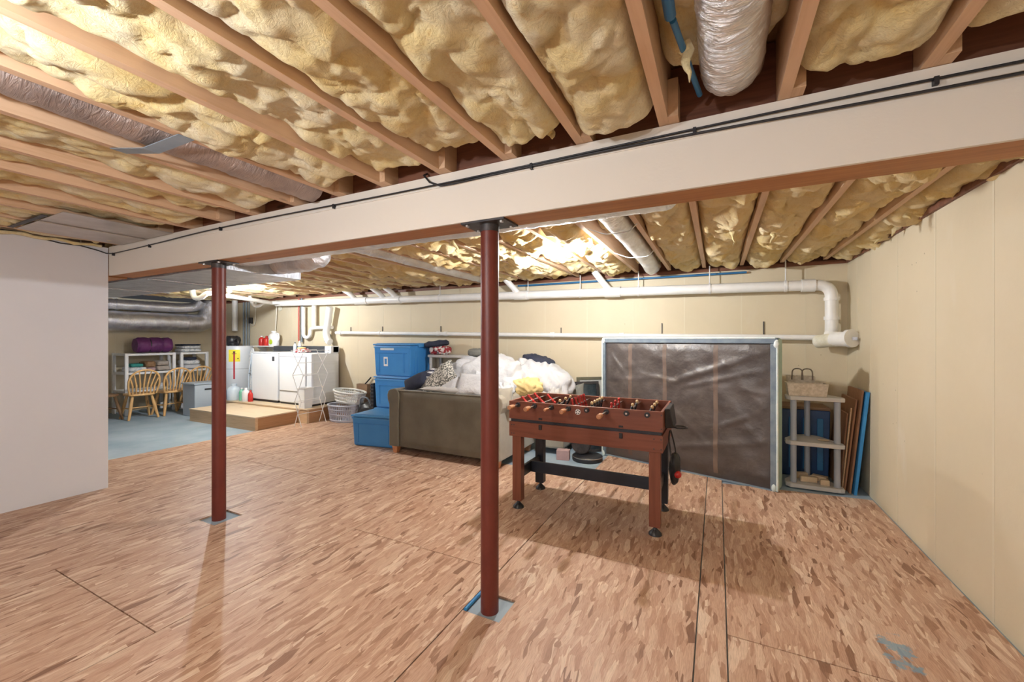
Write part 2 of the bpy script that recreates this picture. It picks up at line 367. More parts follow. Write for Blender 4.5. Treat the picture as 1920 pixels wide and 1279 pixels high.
        if bevel:
            k = o.modifiers.new('bevel', 'BEVEL'); k.width = bevel; k.segments = 2; k.limit_method = 'ANGLE'
        if sub:
            k = o.modifiers.new('smooth', 'SUBSURF'); k.levels = sub; k.render_levels = sub
        if label: o['label'] = label
        return o
ORG = {}
def tag(o, label, cat, group=None):
    o['label'] = label; o['category'] = cat
    if group: o['group'] = group
    return o
def thing(name, label, cat, loc, group=None, rotz=0):
    o = bpy.data.objects.new(name, None); COL.objects.link(o); o.location = loc; o.rotation_euler = (0, 0, rotz)
    o.empty_display_size = .1
    ORG[o.name] = tuple(loc); return tag(o, label, cat, group)
def struct(o): o['kind'] = 'structure'; return o
def sempty(name, loc=(0, 0, 0)):
    o = bpy.data.objects.new(name, None); COL.objects.link(o); o.location = loc; ORG[o.name] = tuple(loc); return struct(o)
def dup(root, loc, rotz=None, label=None, group=None):
    def cp(o, par):
        c = o.copy(); COL.objects.link(c); c.parent = par
        for k in [x for x in bpy.data.objects if x.parent == o]: cp(k, c)
        return c
    r = cp(root, None); r.location = loc
    if rotz is not None: r.rotation_euler = (0, 0, rotz)
    if label: r['label'] = label
    if group: r['group'] = group
    return r
def rounded(pts, rad, n=6):
    P = [Vector(p) for p in pts]; out = [P[0]]
    for i in range(1, len(P)-1):
        a = (P[i-1]-P[i]); b = (P[i+1]-P[i]); r = min(rad, a.length*.49, b.length*.49)
        s, e = P[i]+a.normalized()*r, P[i]+b.normalized()*r
        for k in range(n+1):
            t = k/n; out.append(s*(1-t)**2+P[i]*2*t*(1-t)+e*t*t)
    return out+[P[-1]]
def line(a, b, n): a, b = Vector(a), Vector(b); return [a.lerp(b, i/n) for i in range(n+1)]
def dense(pts, step):
    out = []
    for a, b in zip(pts, pts[1:]):
        a, b = Vector(a), Vector(b); n = max(1, int((b-a).length/step)); out += [a.lerp(b, i/n) for i in range(n)]
    return out+[Vector(pts[-1])]
# ---------------------------------------------------------------- structure
XR, YB, XL, ZT = 1.225, 5.45, -10.35, 2.20
YF = -3.2
floor = sempty('floor')
MB().box(XL-.2, XR+.2, YF-.2, YB+.2, -.14, -.012).build('concrete_slab', 'concrete', floor, label='blue grey painted concrete slab')
def panel(poly):
    g = .0022; cx = sum(p[0] for p in poly)/len(poly); cy = sum(p[1] for p in poly)/len(poly)
    MB().prism(poly, -.0115, 0).build('floor_panel', 'osb' if cx < -1.3 else 'osb2', floor)
def rect(x0, x1, y0, y1): g = .0032; return [(x0+g, y0+g), (x1-g, y0+g), (x1-g, y1-g), (x0+g, y1-g)]
cols_x = [(-6.31, -6.04, [-3.2, -.5, 1.94, 4.58]), (-6.04, -4.82, [-3.2, -1.7, .74, 3.18, 5.44]), (-4.82, -3.6, [-3.2, -2.0, .44, 2.88, 5.32]),
          (-3.6, -2.4, [-3.2, -1.44, 1.0, 3.44, 5.3]), (-2.4, -1.77, [-3.2, -2.68, -.24, 2.2, 4.1]), ]
for x0, x1, ys in cols_x[:3]:
    for a, b in zip(ys, ys[1:]): panel(rect(x0, x1, a, b))
panel(rect(-6.085, -6.04, 4.58, 5.44))
x0, x1, g = -3.6, -2.4, .0032
for a, b in ((-3.2, -1.44), (3.44, 5.3), (-1.44, 1.0)): panel(rect(x0, x1, a, b))
panel([(x0+g, 1+g), (x1-g, 1+g), (x1-g, 3.44-g), (x0+g, 3.44-g), (x0+g, 1.98), (-3.385, 1.98), (-3.385, 1.77), (x0+g, 1.77)])
x0, x1 = -2.4, -1.18
for a, b in ((-3.2, -2.68), (-2.68, -.24), (-.24, 2.2), (2.2, 4.1)): panel(rect(x0, x1, a, b))
x0, x1 = -1.18, -.09
panel(rect(x0, x1, -3.2, -1.1))
panel([(x0+g, -1.1+g), (x1-g, -1.1+g), (x1-g, 2.62-g), (x0+g, 2.62-g), (x0+g, 1.98), (-.965, 1.98), (-.965, 1.79), (x0+g, 1.79)])
panel(rect(x0, x1, 2.62, 4.95))
for a, b in ((-3.2, -.25), (-.25, 4.95)): panel(rect(-.09, .04, a, b))
for a, b in ((-3.2, -.24), (-.24, 2.2)): panel(rect(.04, XR-.018, a, b))
panel([(.04+g, 2.2+g), (XR-.018, 2.2+g), (XR-.018, 4.6), (.04+g, 4.49)])

def wall(name, x0, x1, y0, y1, z0, z1, mat='wall'): return struct(MB().box(x0, x1, y0, y1, z0, z1).build(name, mat))
wb = wall('wall_back', XL-.2, XR+.2, YB, YB+.2, -.012, ZT)
wr = wall('wall_right', XR, XR+.2, YF, YB, -.012, ZT)
wl = wall('wall_left', XL-.2, XL, .6, YB, -.012, ZT)
wp = wall('wall_partition', -5.26, -5.14, YF, 1.775, 0, 2.26, 'drywall')
wall('wall_front', -5.26, XR+.2, YF-.2, YF, -.012, 2.5, 'drywall')
wall('wall_hidden', XL-.2, -5.26, .4, .6, -.012, 2.5, 'drywall')
for i in range(15):   # poured-concrete form ridges
    x = .86-i*.61
    MB().box(x-.007, x+.007, YB-.0015, YB+.01, 0, ZT).build('form_ridge', 'ridge', wb)
for y in (5.12, 4.72, 4.11, 3.5, 2.89, 2.28, 1.67, 1.06):
    MB().box(XR-.0012, XR+.01, y-.009, y+.009, 0, ZT).build('form_ridge', 'ridge', wr)
for y in (4.9, 4.29, 3.68, 3.07, 2.46):
    MB().box(XL-.01, XL+.003, y-.005, y+.005, 0, ZT).build('form_ridge', 'ridge', wl)
for x, z0, z1 in ((-5.25, 1.53, 1.62), (-4.0, 1.52, 1.61), (-1.95, 1.47, 1.56), (-.62, 1.45, 1.6), (.47, 1.44, 1.6), (-6.02, 1.53, 1.62)):
    MB().box(x-.005, x+.005, YB-.012, YB+.01, z0, z1).build('form_tie', 'plate', wb)
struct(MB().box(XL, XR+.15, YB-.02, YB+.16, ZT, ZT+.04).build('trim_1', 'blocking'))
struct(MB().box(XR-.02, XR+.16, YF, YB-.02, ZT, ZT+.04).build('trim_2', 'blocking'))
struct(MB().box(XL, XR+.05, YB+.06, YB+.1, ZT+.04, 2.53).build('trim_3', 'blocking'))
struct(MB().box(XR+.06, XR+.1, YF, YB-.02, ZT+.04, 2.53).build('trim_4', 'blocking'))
# ---------------------------------------------------------------- beam
beam = sempty('beam', (-2, 1.85, 2.0))
MB().box(-5.14, XR, 1.78, 1.795, 2.0, 2.27).build('face_board', 'beamp', beam, label='cream painted drywall face of the beam')
MB().box(-5.14, XR, 1.7951, 1.96, 2.0005, 2.27).build('beam_core', 'beamwood', beam, label='brown wooden beam underside')
MB().box(-10.3, -5.2601, 1.79, 1.96, 2.0005, 2.27).build('beam_core', 'beamwood', beam)
MB().box(-5.14, XR, 1.774, 1.7799, 2.2, 2.205).build('edge_crease', 'beamp', beam)
# ---------------------------------------------------------------- ceiling: joists and batts
ceil = sempty('ceiling', (0, 0, 2.27))
MB().box(XL-.1, XR+.2, YF-.1, YB+.1, 2.535, 2.56).build('subfloor', 'deckply', ceil)
FJ = [1.0, .605, .217, -.194, -.547, -.917, -1.297, -1.70, -2.06, -2.46, -2.92, -3.28, -3.71, -4.15, -4.55, -4.95]
RJ = [1.03-.39*i for i in range(29)]
for x in FJ: MB().box(x-.019, x+.019, YF, 1.90, 2.272, 2.53).build('joist', 'joist', ceil)
for x in RJ: MB().box(x-.057, x-.019, 1.80, YB-.02, 2.272, 2.53).build('joist', 'joist', ceil) if False else MB().box(x-.019, x+.019, 1.97, YB-.02, 2.25, 2.53).build('joist', 'joist', ceil)
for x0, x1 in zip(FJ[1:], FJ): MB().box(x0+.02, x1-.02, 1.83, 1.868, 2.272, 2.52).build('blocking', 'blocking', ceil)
for x in FJ: MB().box(x+.0195, x+.057, 1.72, 1.829, 2.272, 2.42).build('scab_block', 'joist', ceil)
def batt(x0, x1, y0, y1, z0, seed, step, amp=1.0, endround=True, mt='insul'):
    wx, wy = x1-x0, y1-y0; nu = max(6, int(wx/step)); nv = max(6, int(wy/step))
    def fn(u, v):
        x, y = x0+wx*u, y0+wy*v; q = Vector((x*1.0, y*.8, seed*3.17))
        n1 = abs(noise.noise(q*4.2)); n2 = abs(noise.noise(q*9.5+Vector((5, 2, 0)))); n3 = noise.noise(q*24); n0 = noise.noise(q*1.7+Vector((9, 4, 1)))
        e = 1-(2*u-1)**6; ed = noise.noise(Vector((y*5, x0, seed)))
        n5 = abs(noise.noise(q*17+Vector((7, 1, 3)))); h = .015+.075*n1**.7+.042*n2**.65+.010*n5**.7+.010*n3+.0035*noise.noise(q*48)+.045*n0
        h = h*(.25+.75*e)-(1-e)*.02*(1+ed)
        if endround:
            d = min(wy*v, wy*(1-v))/.10
            if d < 1: h -= .14*(1-math.sqrt(max(0, 1-(1-d)**2)))
        lx = .018*noise.noise(q*7+Vector((3, 8, 2)))*e; ly = .05*noise.noise(q*6+Vector((1, 6, 9)))
        z = z0-h*amp
        for bx, by, bz, _, _ in BULBS:   # batts are pushed up around the lampholders
            d2 = (x-bx)**2+(y-by)**2
            if d2 < .12: z = max(z, bz+.09-max(0, d2-.03)*1.2) if z < bz+.09 else z
        return (x+lx, y+ly, z)
    return MB().grid(fn, nu, nv).build('insulation_batt', mt, ceil, smooth=True)
for i, (a, b) in enumerate(zip(FJ[1:]+[-5.13], FJ)):
    near = b > -2.3
    st = .012 if near else .018
    batt(a+.02, b-.02, -.35, 1.70+.05*math.sin(i*2.3), 2.335 if i not in (2, 8) else 2.43, i, st, 1.0 if b > -2.4 else .75)
    batt(a+.02, b-.02, YF+.02, -.36, 2.335, i+40, .05)
batt(1.02, 1.24, -.35, 1.70, 2.335, 77, .014); 
for i, (a, b) in enumerate(zip(RJ[1:], RJ)):
    st = .017 if b > -2.5 else .026
    z0 = 2.32 if i not in (4, 10) else 2.42
    batt(a+.02, b-.02, 2.0, 5.44, z0, i+90, st, 1.3 if b > -4 else .95, mt='insulb')
batt(1.05, 1.30, 2.0, 5.44, 2.29, 150, .017, 1.2, mt='insulb')
# hanging shreds of fiberglass
def shred(x, y, z, l, w, seed):
    rr = random.Random(seed); b = MB()
    pts = [(x, y, z)]
    for k in range(5): pts.append((pts[-1][0]+rr.uniform(-.02, .02), pts[-1][1]+rr.uniform(-.02, .02), pts[-1][2]-l/5))
    b.tube(pts, [w, w*.9, w*.7, w*.5, w*.3, w*.08], 7, wob=lambda p, i, k: 1+.5*noise.noise(p*40)); b.build('torn_shred', 'insul', ceil, smooth=True)
for k, a in enumerate([(-.10, 1.42, 2.34, .13, .022), (.12, 3.6, 2.26, .14, .03), (.06, 3.3, 2.26, .10, .03), (.40, 3.7, 2.25, .12, .03), (-1.75, 3.1, 2.24, .1, .03), (-2.05, 2.95, 2.25, .1, .02),
                       (1.17, 3.95, 2.26, .10, .03), (1.15, 4.25, 2.25, .09, .03), (1.16, 3.6, 2.27, .08, .03), (.82, 2.9, 2.3, .07, .03), (-.66, 1.68, 2.33, .07, .03), (-.33, 1.66, 2.34, .08, .035)]): shred(*a, k)
# ---------------------------------------------------------------- columns
def column(x, y, label):
    t = thing('steel_column', label, 'column', (x, y, -.012), 'red steel support columns')
    MB().lathe([(.047, -.012), (.047, 1.965)], (x, y, 0), 28).build('post', 'steelred', t, smooth=True)
    MB().lathe([(.0495, 1.955), (.0495, 1.99)], (x, y, 0), 28).build('collar', 'plate', t, smooth=True)
    pl = MB().box(x-.125, x+.125, y-.082, y+.082, 1.990, 2.0).build('top_plate', 'plate', t)
    for dx in (-.1, .1):
        for dy in (-.055, .055): MB().lathe([(.011, 1.982), (.011, 1.990)], (x+dx, y+dy, 0), 6).build('bolt', 'zinc', pl)
    return t
column(-1.06, 1.865, 'dark red steel column before the foosball table')
column(-3.50, 1.865, 'dark red steel column nearer the white partition wall')
tag(MB().tube([(-1.168, 1.80, .0), (-1.168, 1.975, .0)], .009, 8).build('blue_tube_offcut', 'foam', smooth=True), 'short blue tube in the floor cut-out at a column foot', 'tube')
# ---------------------------------------------------------------- bulbs
for i, (x, y, z, e, lab) in enumerate(BULBS):
    t = thing('ceiling_lamp', lab, 'lamp', (x, y, z-.035), 'bare bulb lampholders')
    jz = 2.25 if y > 2 else 2.44
    MB().lathe([(.055, jz-.0), (.055, jz-.012), (.03, jz-.03), (.022, max(z+.055, jz-.05)), (.022, max(z+.05, jz-.055))], (x, y, 0), 18).build('lampholder', 'socket', t, smooth=True)
    if y < 2:
        MB().tube([(x, y, jz-.05), (x, y, z+.1)], .005, 6).build('cord', 'cable', t, smooth=True)
        MB().lathe([(.02, z+.1), (.024, z+.09), (.022, z+.05)], (x, y, 0), 14).build('bulb_socket', 'black', t, smooth=True)
    prof = [(.012, z+.052), (.016, z+.04), (.026, z+.018), (.031, z), (.028, z-.016), (.018, z-.028), (.002, z-.033)]
    MB().lathe(prof, (x, y, 0), 16).build('bulb', emis('glowing_bulb', (.95, .97, 1.0) if i != 1 else (.90, .95, 1), e), t, smooth=True)
# ---------------------------------------------------------------- ducts
def foilwob(amp, f, seed, axis):
    def w(p, i, k):
        q = Vector(p)*f; q[axis] *= 3.2
        return 1+amp*(abs(noise.noise(q+Vector((seed, 0, 0))))*1.4-.3)+amp*.8*noise.noise(Vector(p)*7+Vector((0, seed, 0)))
    return w
def duct(name, pts, r, mat, label, step=.02, n=36, amp=.09, axis=1, seed=0, cat='duct', rads=None, sq=1):
    P = dense(pts, step); b = MB(); b.tube(P, r, n, wob=foilwob(amp, 14, seed, axis)); t = b.build(name, mat, smooth=True)
    return tag(t, label, cat)
duct('foil_duct', [(.04, -.6, 2.365), (.04, 1.5, 2.36), (.045, 1.63, 2.37), (.05, 1.74, 2.42)], .10, 'foily', 'crinkled silver foil duct ending on top of the cream beam', amp=.10, seed=1)
duct('foil_duct', [(-2.26, -.8, 2.39), (-2.26, .6, 2.385), (-2.26, 1.2, 2.375), (-2.25, 1.74, 2.37)], .115, 'dustduct', 'dusty brown foil duct between joists held up by a strap', amp=.07, seed=2)
b = MB(); b.add([(-2.475, .86, 2.268), (-2.475, .92, 2.268), (-2.25, .89, 2.235), (-2.25, .95, 2.235), (-2.045, .93, 2.268), (-2.045, .99, 2.268)] +
                [(-2.475, .86, 2.2705), (-2.475, .92, 2.2705), (-2.25, .89, 2.238), (-2.25, .95, 2.238), (-2.045, .93, 2.2705), (-2.045, .99, 2.2705)],
                [(0, 2, 3, 1), (2, 4, 5, 3), (6, 7, 9, 8), (8, 9, 11, 10), (0, 1, 7, 6), (4, 10, 11, 5), (0, 6, 8, 2), (2, 8, 10, 4), (1, 3, 9, 7), (3, 5, 11, 9)])
tag(b.build('duct_strap', 'strap'), 'blue grey strap slung under the dusty duct', 'strap')
# galvanised return-air pan under joists next to the partition
t = thing('return_air_pan', 'galvanised sheet metal pan nailed under joists beside the partition', 'duct panel', (-4.4, 1.45, 2.245))
MB().box(-4.86, -4.40, 1.14, 1.765, 2.258, 2.262).build('pan_sheet', 'zinc', t)
MB().box(-4.399, -3.97, 1.14, 1.765, 2.262, 2.266).build('pan_sheet', 'zinc', t)
MB().tube([(-4.40, 1.14, 2.257), (-4.40, 1.765, 2.257)], .004, 6).build('seam', 'zinc', t)
MB().box(-4.88, -4.2, 1.10, 1.13, 2.262, 2.268).build('hanger_bar', 'plate', t)
# trunk and branch ducts behind the beam
t = thing('trunk_duct', 'wide flat foil-wrapped trunk duct running behind the beam', 'duct', (-6.5, 2.35, 1.985))
def slab(x0, x1, y0, y1, z0, z1, nx, ny, seed, amp=.008):
    b = MB(); fn = lambda z, sg: (lambda u, v: (x0+(x1-x0)*u, y0+(y1-y0)*v, z+sg*amp*noise.noise(Vector(((x0+(x1-x0)*u)*3, (y0+(y1-y0)*v)*9, seed)))))
    b.grid(lambda u, v: fn(z0, 1)(1-u, v), nx, ny); b.grid(fn(z1, 0), nx, ny)
    for (ax, bx, ay, by) in ((x0, x1, y0, y0), (x1, x1, y0, y1), (x1, x0, y1, y1), (x0, x0, y1, y0)):
        b.add([(ax, ay, z0), (bx, by, z0), (bx, by, z1), (ax, ay, z1)], [(0, 1, 2, 3)])
    return b
slab(-10.2, -3.7, 1.975, 2.72, 1.99, 2.245, 120, 16, 1).build('trunk_body', 'foilz', t, smooth=True)
for x in (-9.0, -7.6, -6.2, -4.9): MB().box(x-.02, x+.02, 1.972, 2.723, 1.976, 1.982).build('foil_tape_band', 'foilw', t)
MB().tube(dense([(-3.699, 2.50, 2.125), (-3.35, 2.50, 2.13), (-3.10, 2.50, 2.16)], .02), [.115]*27+[.11, .095, .06, .02], 28, wob=foilwob(.08, 14, 5, 0)).build('end_stub', 'foil', t, smooth=True)
P = dense([(-3.69, 2.13, 2.14), (-.16, 2.13, 2.15)], .022)
b = MB(); wv = foilwob(.05, 12, 6, 0)
def sqw(p, i, k):
    a = 2*math.pi*k/36; c, s_ = abs(math.cos(a)), abs(math.sin(a))
    return wv(p, i, k)*(1/(c**5+s_**5)**.2)
b.tube(P, [.105]*(len(P)-3)+[.10, .085, .05], 36, wob=sqw)
tag(b.build('foil_duct', 'foil', smooth=True), 'long silver foil duct hugging the rear side of the beam', 'duct')
duct('foil_duct', [(-.66, 2.26, 2.29), (-.68, 4.6, 2.28), (-.70, 5.15, 2.26), (-.70, 5.3, 2.31)], .088, 'foily', 'silver foil branch duct sagging between joists over the box spring', amp=.08, seed=9)
duct('foil_duct', [(-3.02, 2.27, 2.30), (-3.05, 5.2, 2.30)], .085, 'foily', 'silver foil branch duct between joists above the blue totes', amp=.08, seed=12)
for k, (xx, yy) in enumerate(((-.67, 3.1), (-.68, 4.1))):
    tag(MB().tube(rounded([(xx-.23, yy-.03, 2.249), (xx-.09, yy, 2.192), (xx+.09, yy, 2.192), (xx+.14, yy+.02, 2.249)], .03), .004, 6).build('duct_tie', 'wire', smooth=True), 'white tie looped under the foil branch duct over the box spring', 'tie', 'white ties under the branch duct')
# ducts along the left wall
t = thing('wall_duct', 'thick shiny foil duct along the left wall with an upturned elbow', 'duct', (-10.1, 4.0, 1.55))
P = dense(rounded([(-10.14, 2.8, 1.745), (-10.14, 5.12, 1.745), (-9.95, 5.22, 2.24)], .2, 8), .03)
MB().tube(P, .19, 36, wob=foilwob(.05, 10, 3, 1)).build('duct_run', 'foilw', t, smooth=True)
for y in (3.0, 4.75): MB().tube([(-10.14, y-.02, 1.745), (-10.14, y+.02, 1.745)], .202, 36).build('joint_band', 'foilw', t, smooth=True)
t = thing('wall_duct', 'slimmer shiny foil duct running above the thick wall duct', 'duct', (-10.14, 4.0, 1.97))
P = dense(rounded([(-10.16, 2.8, 2.055), (-10.16, 4.7, 2.055), (-10.1, 4.95, 2.1), (-10.0, 5.0, 2.24)], .15, 6), .03)
MB().tube(P, .10, 28, wob=foilwob(.06, 10, 8, 1)).build('duct_run', 'foilw', t, smooth=True)
MB().tube([(-10.16, 3.6, 2.055), (-10.16, 3.64, 2.055)], .108, 28).build('joint_band', 'foilw', t, smooth=True)
# ---------------------------------------------------------------- pipes
t = thing('drain_pipe', 'thick white overhead drain pipe along the back wall with a downturn', 'pipe', (-3, 5.3, 1.9))
main = rounded([(-7.95, 5.30, 2.115), (1.06, 5.30, 1.965), (1.06, 5.30, 1.50), (1.06, 5.34, 1.42)], .13, 8)
MB().tube(main, .057, 20).build('pipe_run', 'pvc', t, smooth=True)
for (a, b_) in (((.80, 5.30, 1.969), (.92, 5.30, 1.967)), ((1.06, 5.30, 1.80), (1.06, 5.30, 1.835)), ((1.06, 5.30, 1.60), (1.06, 5.30, 1.635)),
                ((-1.3, 5.3, 2.004), (-1.1, 5.3, 2.001)), ((-2.6, 5.3, 2.026), (-2.4, 5.3, 2.022)), ((-5.0, 5.3, 2.066), (-4.7, 5.3, 2.061)), ((-5.75, 5.3, 2.078), (-5.45, 5.3, 2.073))):
    MB().tube([a, b_], .067, 20).build('coupling', 'pvc', t, smooth=True)
for x in (-1.25, -2.55, -4.8, -5.08, -5.75):
    MB().tube([(x+.02, 5.30, 2.02-(x+1.3)*.0166), (x-.06, 5.25, 2.12-(x+1.3)*.0166), (x-.16, 5.18, 2.27)], .042, 14).build('wye_branch', 'pvc', t, smooth=True)
for x in (.66, -.08, -.88, -1.63, -2.39, -3.91):
    zc = 1.972-(x-.66)*.0166
    hs = MB(); hs.tube([(x, 5.30, zc+.055), (x, 5.30, 2.25)], .006, 6)
    hs.tube([(x-.012, 5.3, zc), (x+.012, 5.3, zc)], .0635, 18, cap=True); hs.build('pipe_hanger', 'wire', t, smooth=True)
P = rounded([(-7.93, 5.28, 2.113), (-6.88, 3.50, 2.10), (-6.98, 3.47, 2.02), (-7.10, 3.44, 2.02), (-7.13, 3.43, 2.10), (-7.16, 3.43, 2.24)], .09, 8)
MB().tube(P, .036, 16).build('trap_branch', 'pvc', t, smooth=True)
P = rounded([(-7.75, 5.27, 2.12), (-7.9, 5.0, 2.11), (-7.93, 4.95, 2.04), (-8.0, 4.88, 2.04), (-8.03, 4.86, 2.12), (-8.06, 4.84, 2.23)], .06, 6)
MB().tube(P, .03, 14).build('trap_branch', 'pvc', t, smooth=True)
MB().tube([(-6.905, 5.36, 2.06), (-6.905, 5.36, 1.655)], .042, 14).build('vent_riser', 'pvc', t, smooth=True)
t = thing('wall_pipe', 'thin white pipe along the back wall ending in a cleanout', 'pipe', (-2.7, 5.36, 1.4))
MB().tube([(-6.32, 5.37, 1.52), (-2.5, 5.37, 1.462), (1.0, 5.37, 1.415)], .03, 16).build('pipe_run', 'pvc', t, smooth=True)
for x in (-6.2, -5.25, -4.0, -3.85, -2.05, -1.1): MB().tube([(x-.03, 5.37, 1.52-(x+6.32)*.0143), (x+.03, 5.37, 1.52-(x+6.32)*.0143)], .037, 16).build('pipe_clip', 'pvc', t, smooth=True)
c = MB().tube([(.96, 5.36, 1.375), (1.14, 5.06, 1.405)], .07, 22).build('cleanout_tee', 'pvcold', t, smooth=True)
MB().tube([(1.145, 5.05, 1.4055), (1.165, 5.02, 1.4085)], .088, 24).build('cleanout_cap', 'pvc', c, smooth=True)
MB().tube([(1.155, 5.035, 1.4), (1.06, 5.19, 1.4)], .074, 22).build('cleanout_hub', 'pvc', c, smooth=True)
MB().obox((1.1665, 5.016, 1.405), (.075, .002, .03), (0, 0, R(-29))).build('cap_print', 'print', c)
MB().tube([(1.06, 5.32, 1.46), (1.06, 5.24, 1.40)], .062, 20).build('elbow', 'pvc', c, smooth=True)
# laundry plumbing on the back wall
def pipe(name, pts, r, mat, label, cat='pipe', rad=.06, n=12): return tag(MB().tube(rounded(pts, rad, 6), r, n).build(name, mat, smooth=True), label, cat)
pipe('supply_pipe', [(-7.40, 5.40, 2.2), (-7.40, 5.40, 1.36)], .014, 'redpipe', 'thin red water pipe down the wall behind the dryer')
pipe('supply_pipe', [(-7.31, 5.40, 2.2), (-7.31, 5.40, 1.34)], .02, 'darkpipe', 'thin blue grey water pipe beside the red pipe')
pipe('standpipe', [(-7.22, 5.37, 2.03), (-7.22, 5.37, 1.46), (-7.12, 5.37, 1.42), (-7.03, 5.37, 1.47), (-7.02, 5.37, 1.60), (-6.9, 5.37, 1.62), (-6.42, 5.37, 1.62)], .034, 'pvc', 'white laundry standpipe with a trap behind the dryer', rad=.07)
pipe('vent_pipe', [(-9.42, 5.34, 2.24), (-9.42, 5.34, 1.58)], .055, 'pvc', 'white vent pipe rising from the water heater blower')
for k, (x, r) in enumerate(((-9.22, .018), (-9.12, .018), (-9.03, .013))):
    pipe('conduit', [(x, 5.41, 2.2), (x, 5.41, 1.0)], r, 'darkpipe', ['thick grey conduit beside the white vent pipe', 'thick grey conduit in the middle of the three wall conduits', 'thinnest grey conduit beside the black outlet box'][k])['group'] = 'wall conduits'
pipe('power_cord', [(-8.80, 5.42, 2.2), (-8.82, 5.41, 1.75), (-8.86, 5.40, 1.68), (-8.95, 5.40, 1.72), (-9.0, 5.42, 1.78)], .008, 'cord', 'pale cord looping to an outlet behind the water heater', 'cord')
tag(MB().obox((-9.0, 5.425, 1.80), (.10, .05, .13)).build('outlet_box', 'black', bevel=.006), 'small black outlet box on the wall behind the water heater', 'outlet box')
pipe('power_cord', [(-8.10, 5.40, 2.19), (-8.10, 5.41, 2.0), (-8.16, 5.42, 1.5), (-8.17, 5.43, 1.28)], .012, 'cord', 'cream cord dropping from the ceiling behind the jug', 'cord')
tag(MB().lathe([(.045, -.03), (.05, -.02), (.05, -.005)], (-8.02, 5.4495, 2.03), 18, axis='Y').build('cord_disc', 'pvcold', smooth=True), 'round tan disc on the wall beside the cream cord', 'disc')
P = dense(rounded([(-6.40, 5.30, 1.995), (-6.47, 5.32, 1.72), (-6.52, 5.31, 1.5), (-6.46, 5.32, 1.36), (-6.42, 5.32, 1.345)], .15), .02)
tag(MB().tube(P, .06, 18, wob=lambda p, i, k: 1+.05*(i % 2)).build('vent_hose', 'pvc', smooth=True), 'white ribbed dryer vent hose going up the wall', 'hose')
pipe('supply_pipe', [(-.13, -.5, 2.32), (-.12, 1.25, 2.32)], .016, 'bluepipe', 'bright blue water pipe beside a joist near the foil duct')
pipe('supply_pipe', [(-.115, 1.27, 2.32), (-.06, 1.72, 2.33)], .010, 'bluepipe', 'thinner blue pipe continuing toward the beam')
pipe('supply_pipe', [(-2.6, 5.41, 2.175), (-1.2, 5.41, 2.17), (.3, 5.41, 2.165)], .013, 'bluepipe', 'dark blue water pipe along the top of the back wall')
# ---------------------------------------------------------------- cables on beam
def cable(off, label, z0, lo):
    rr = random.Random(off); pts = []
    for i in range(60):
        x = XR-.02-(XR+5.0)*i/59
        z = z0+.006*math.sin(x*1.9+off)-(.02*max(0, (-3.6-x)/1.4)) + (lo*(.5+.5*math.sin(x*1.35+off)))
        pts.append((x, 1.772-.002*off, z))
    return pts
P = cable(1, '', 2.222, .0)+[(-5.06, 1.77, 2.20), (-5.13, 1.76, 2.205)]
tag(MB().tube(P, .0046, 8).build('beam_cable', 'cable', smooth=True), 'black cable stapled along the whole cream beam', 'cable')
P = [(x, y, z-.006-.016*(.5+.5*math.sin(x*2.1))) for x, y, z in cable(2, '', 2.214, 0.0) if x > -1.25]+[(-1.3, 1.765, 2.205), (-1.37, 1.765, 2.235), (-1.42, 1.78, 2.285), (-1.43, 1.82, 2.31)]
tag(MB().tube(P, .0052, 8).build('beam_cable', 'cable', smooth=True), 'second black cable that turns up over the beam', 'cable')
CL = ['toward the cream right wall', 'under the silver foil duct end', 'over the foosball table', 'midway between the two red columns', 'above the column nearer the partition', 'between the partition and its nearest column', 'where the beam meets the white partition']
for x, cl in zip((.62, -.08, -.78, -2.1, -3.3, -4.35, -5.02), CL):
    z = 2.222+.006*math.sin(x*1.9+1)-(.02*max(0, (-3.6-x)/1.4))
    tag(MB().box(x-.006, x+.006, 1.760, 1.7795, z-.022, z+.004).build('cable_clip', 'cable'), 'small black clip on the beam cable '+cl, 'clip', 'cable clips on the beam')
P = [(-5.133, 1.76, 2.205)]+[(-5.132, 1.7-.12*k, 2.222+.012*k+.01*math.sin(k*2)) for k in range(10)]
tag(MB().tube(P, .0052, 8).build('wall_cable', 'cable', smooth=True), 'black cable along the top of the white partition', 'cable')
P = [(-5.12, 1.72-.06*k, 2.262+.008*math.sin(k*1.7)) for k in range(28)]
tag(MB().tube(P, .014, 8, wob=lambda p, i, k: 1+.6*noise.noise(Vector(p)*30)).build('insulation_fringe', 'insul', smooth=True), 'ragged yellow insulation fringe above the white partition', 'insulation')
# ---------------------------------------------------------------- foosball table
ft = thing('foosball_table', 'cherry-brown foosball table with rods, red and tan players', 'game table', (-.945, 3.33, 0))
X0, X1, Y0, Y1 = -1.545, -.34, 3.045, 3.64
def fb(n, a, mat='foos', par=None, bev=.003): return MB().box(*a).build(n, mat, par or ft, bevel=bev)
fr = fb('front_panel', (X0, X1, Y0, Y0+.018, .745, .89)); fb('back_panel', (X0, X1, Y1-.018, Y1, .745, .89))
fb('end_panel', (X0, X0+.018, Y0+.0181, Y1-.0181, .745, .89)); fb('end_panel', (X1-.018, X1, Y0+.0181, Y1-.0181, .745, .89))
fb('playfield', (X0+.0181, X1-.0181, Y0+.0181, Y1-.0181, .748, .765), 'black')
fb('recessed_band', (X0+.012, X1-.012, Y0+.012, Y1-.012, .722, .745), 'navyblack', bev=0)
ap = fb('front_apron', (X0, X1, Y0, Y0+.018, .60, .722)); fb('back_apron', (X0, X1, Y1-.018, Y1, .60, .722))
fb('end_apron', (X0, X0+.018, Y0+.0181, Y1-.0181, .60, .722)); fb('end_apron', (X1-.018, X1, Y0+.0181, Y1-.0181, .60, .722))
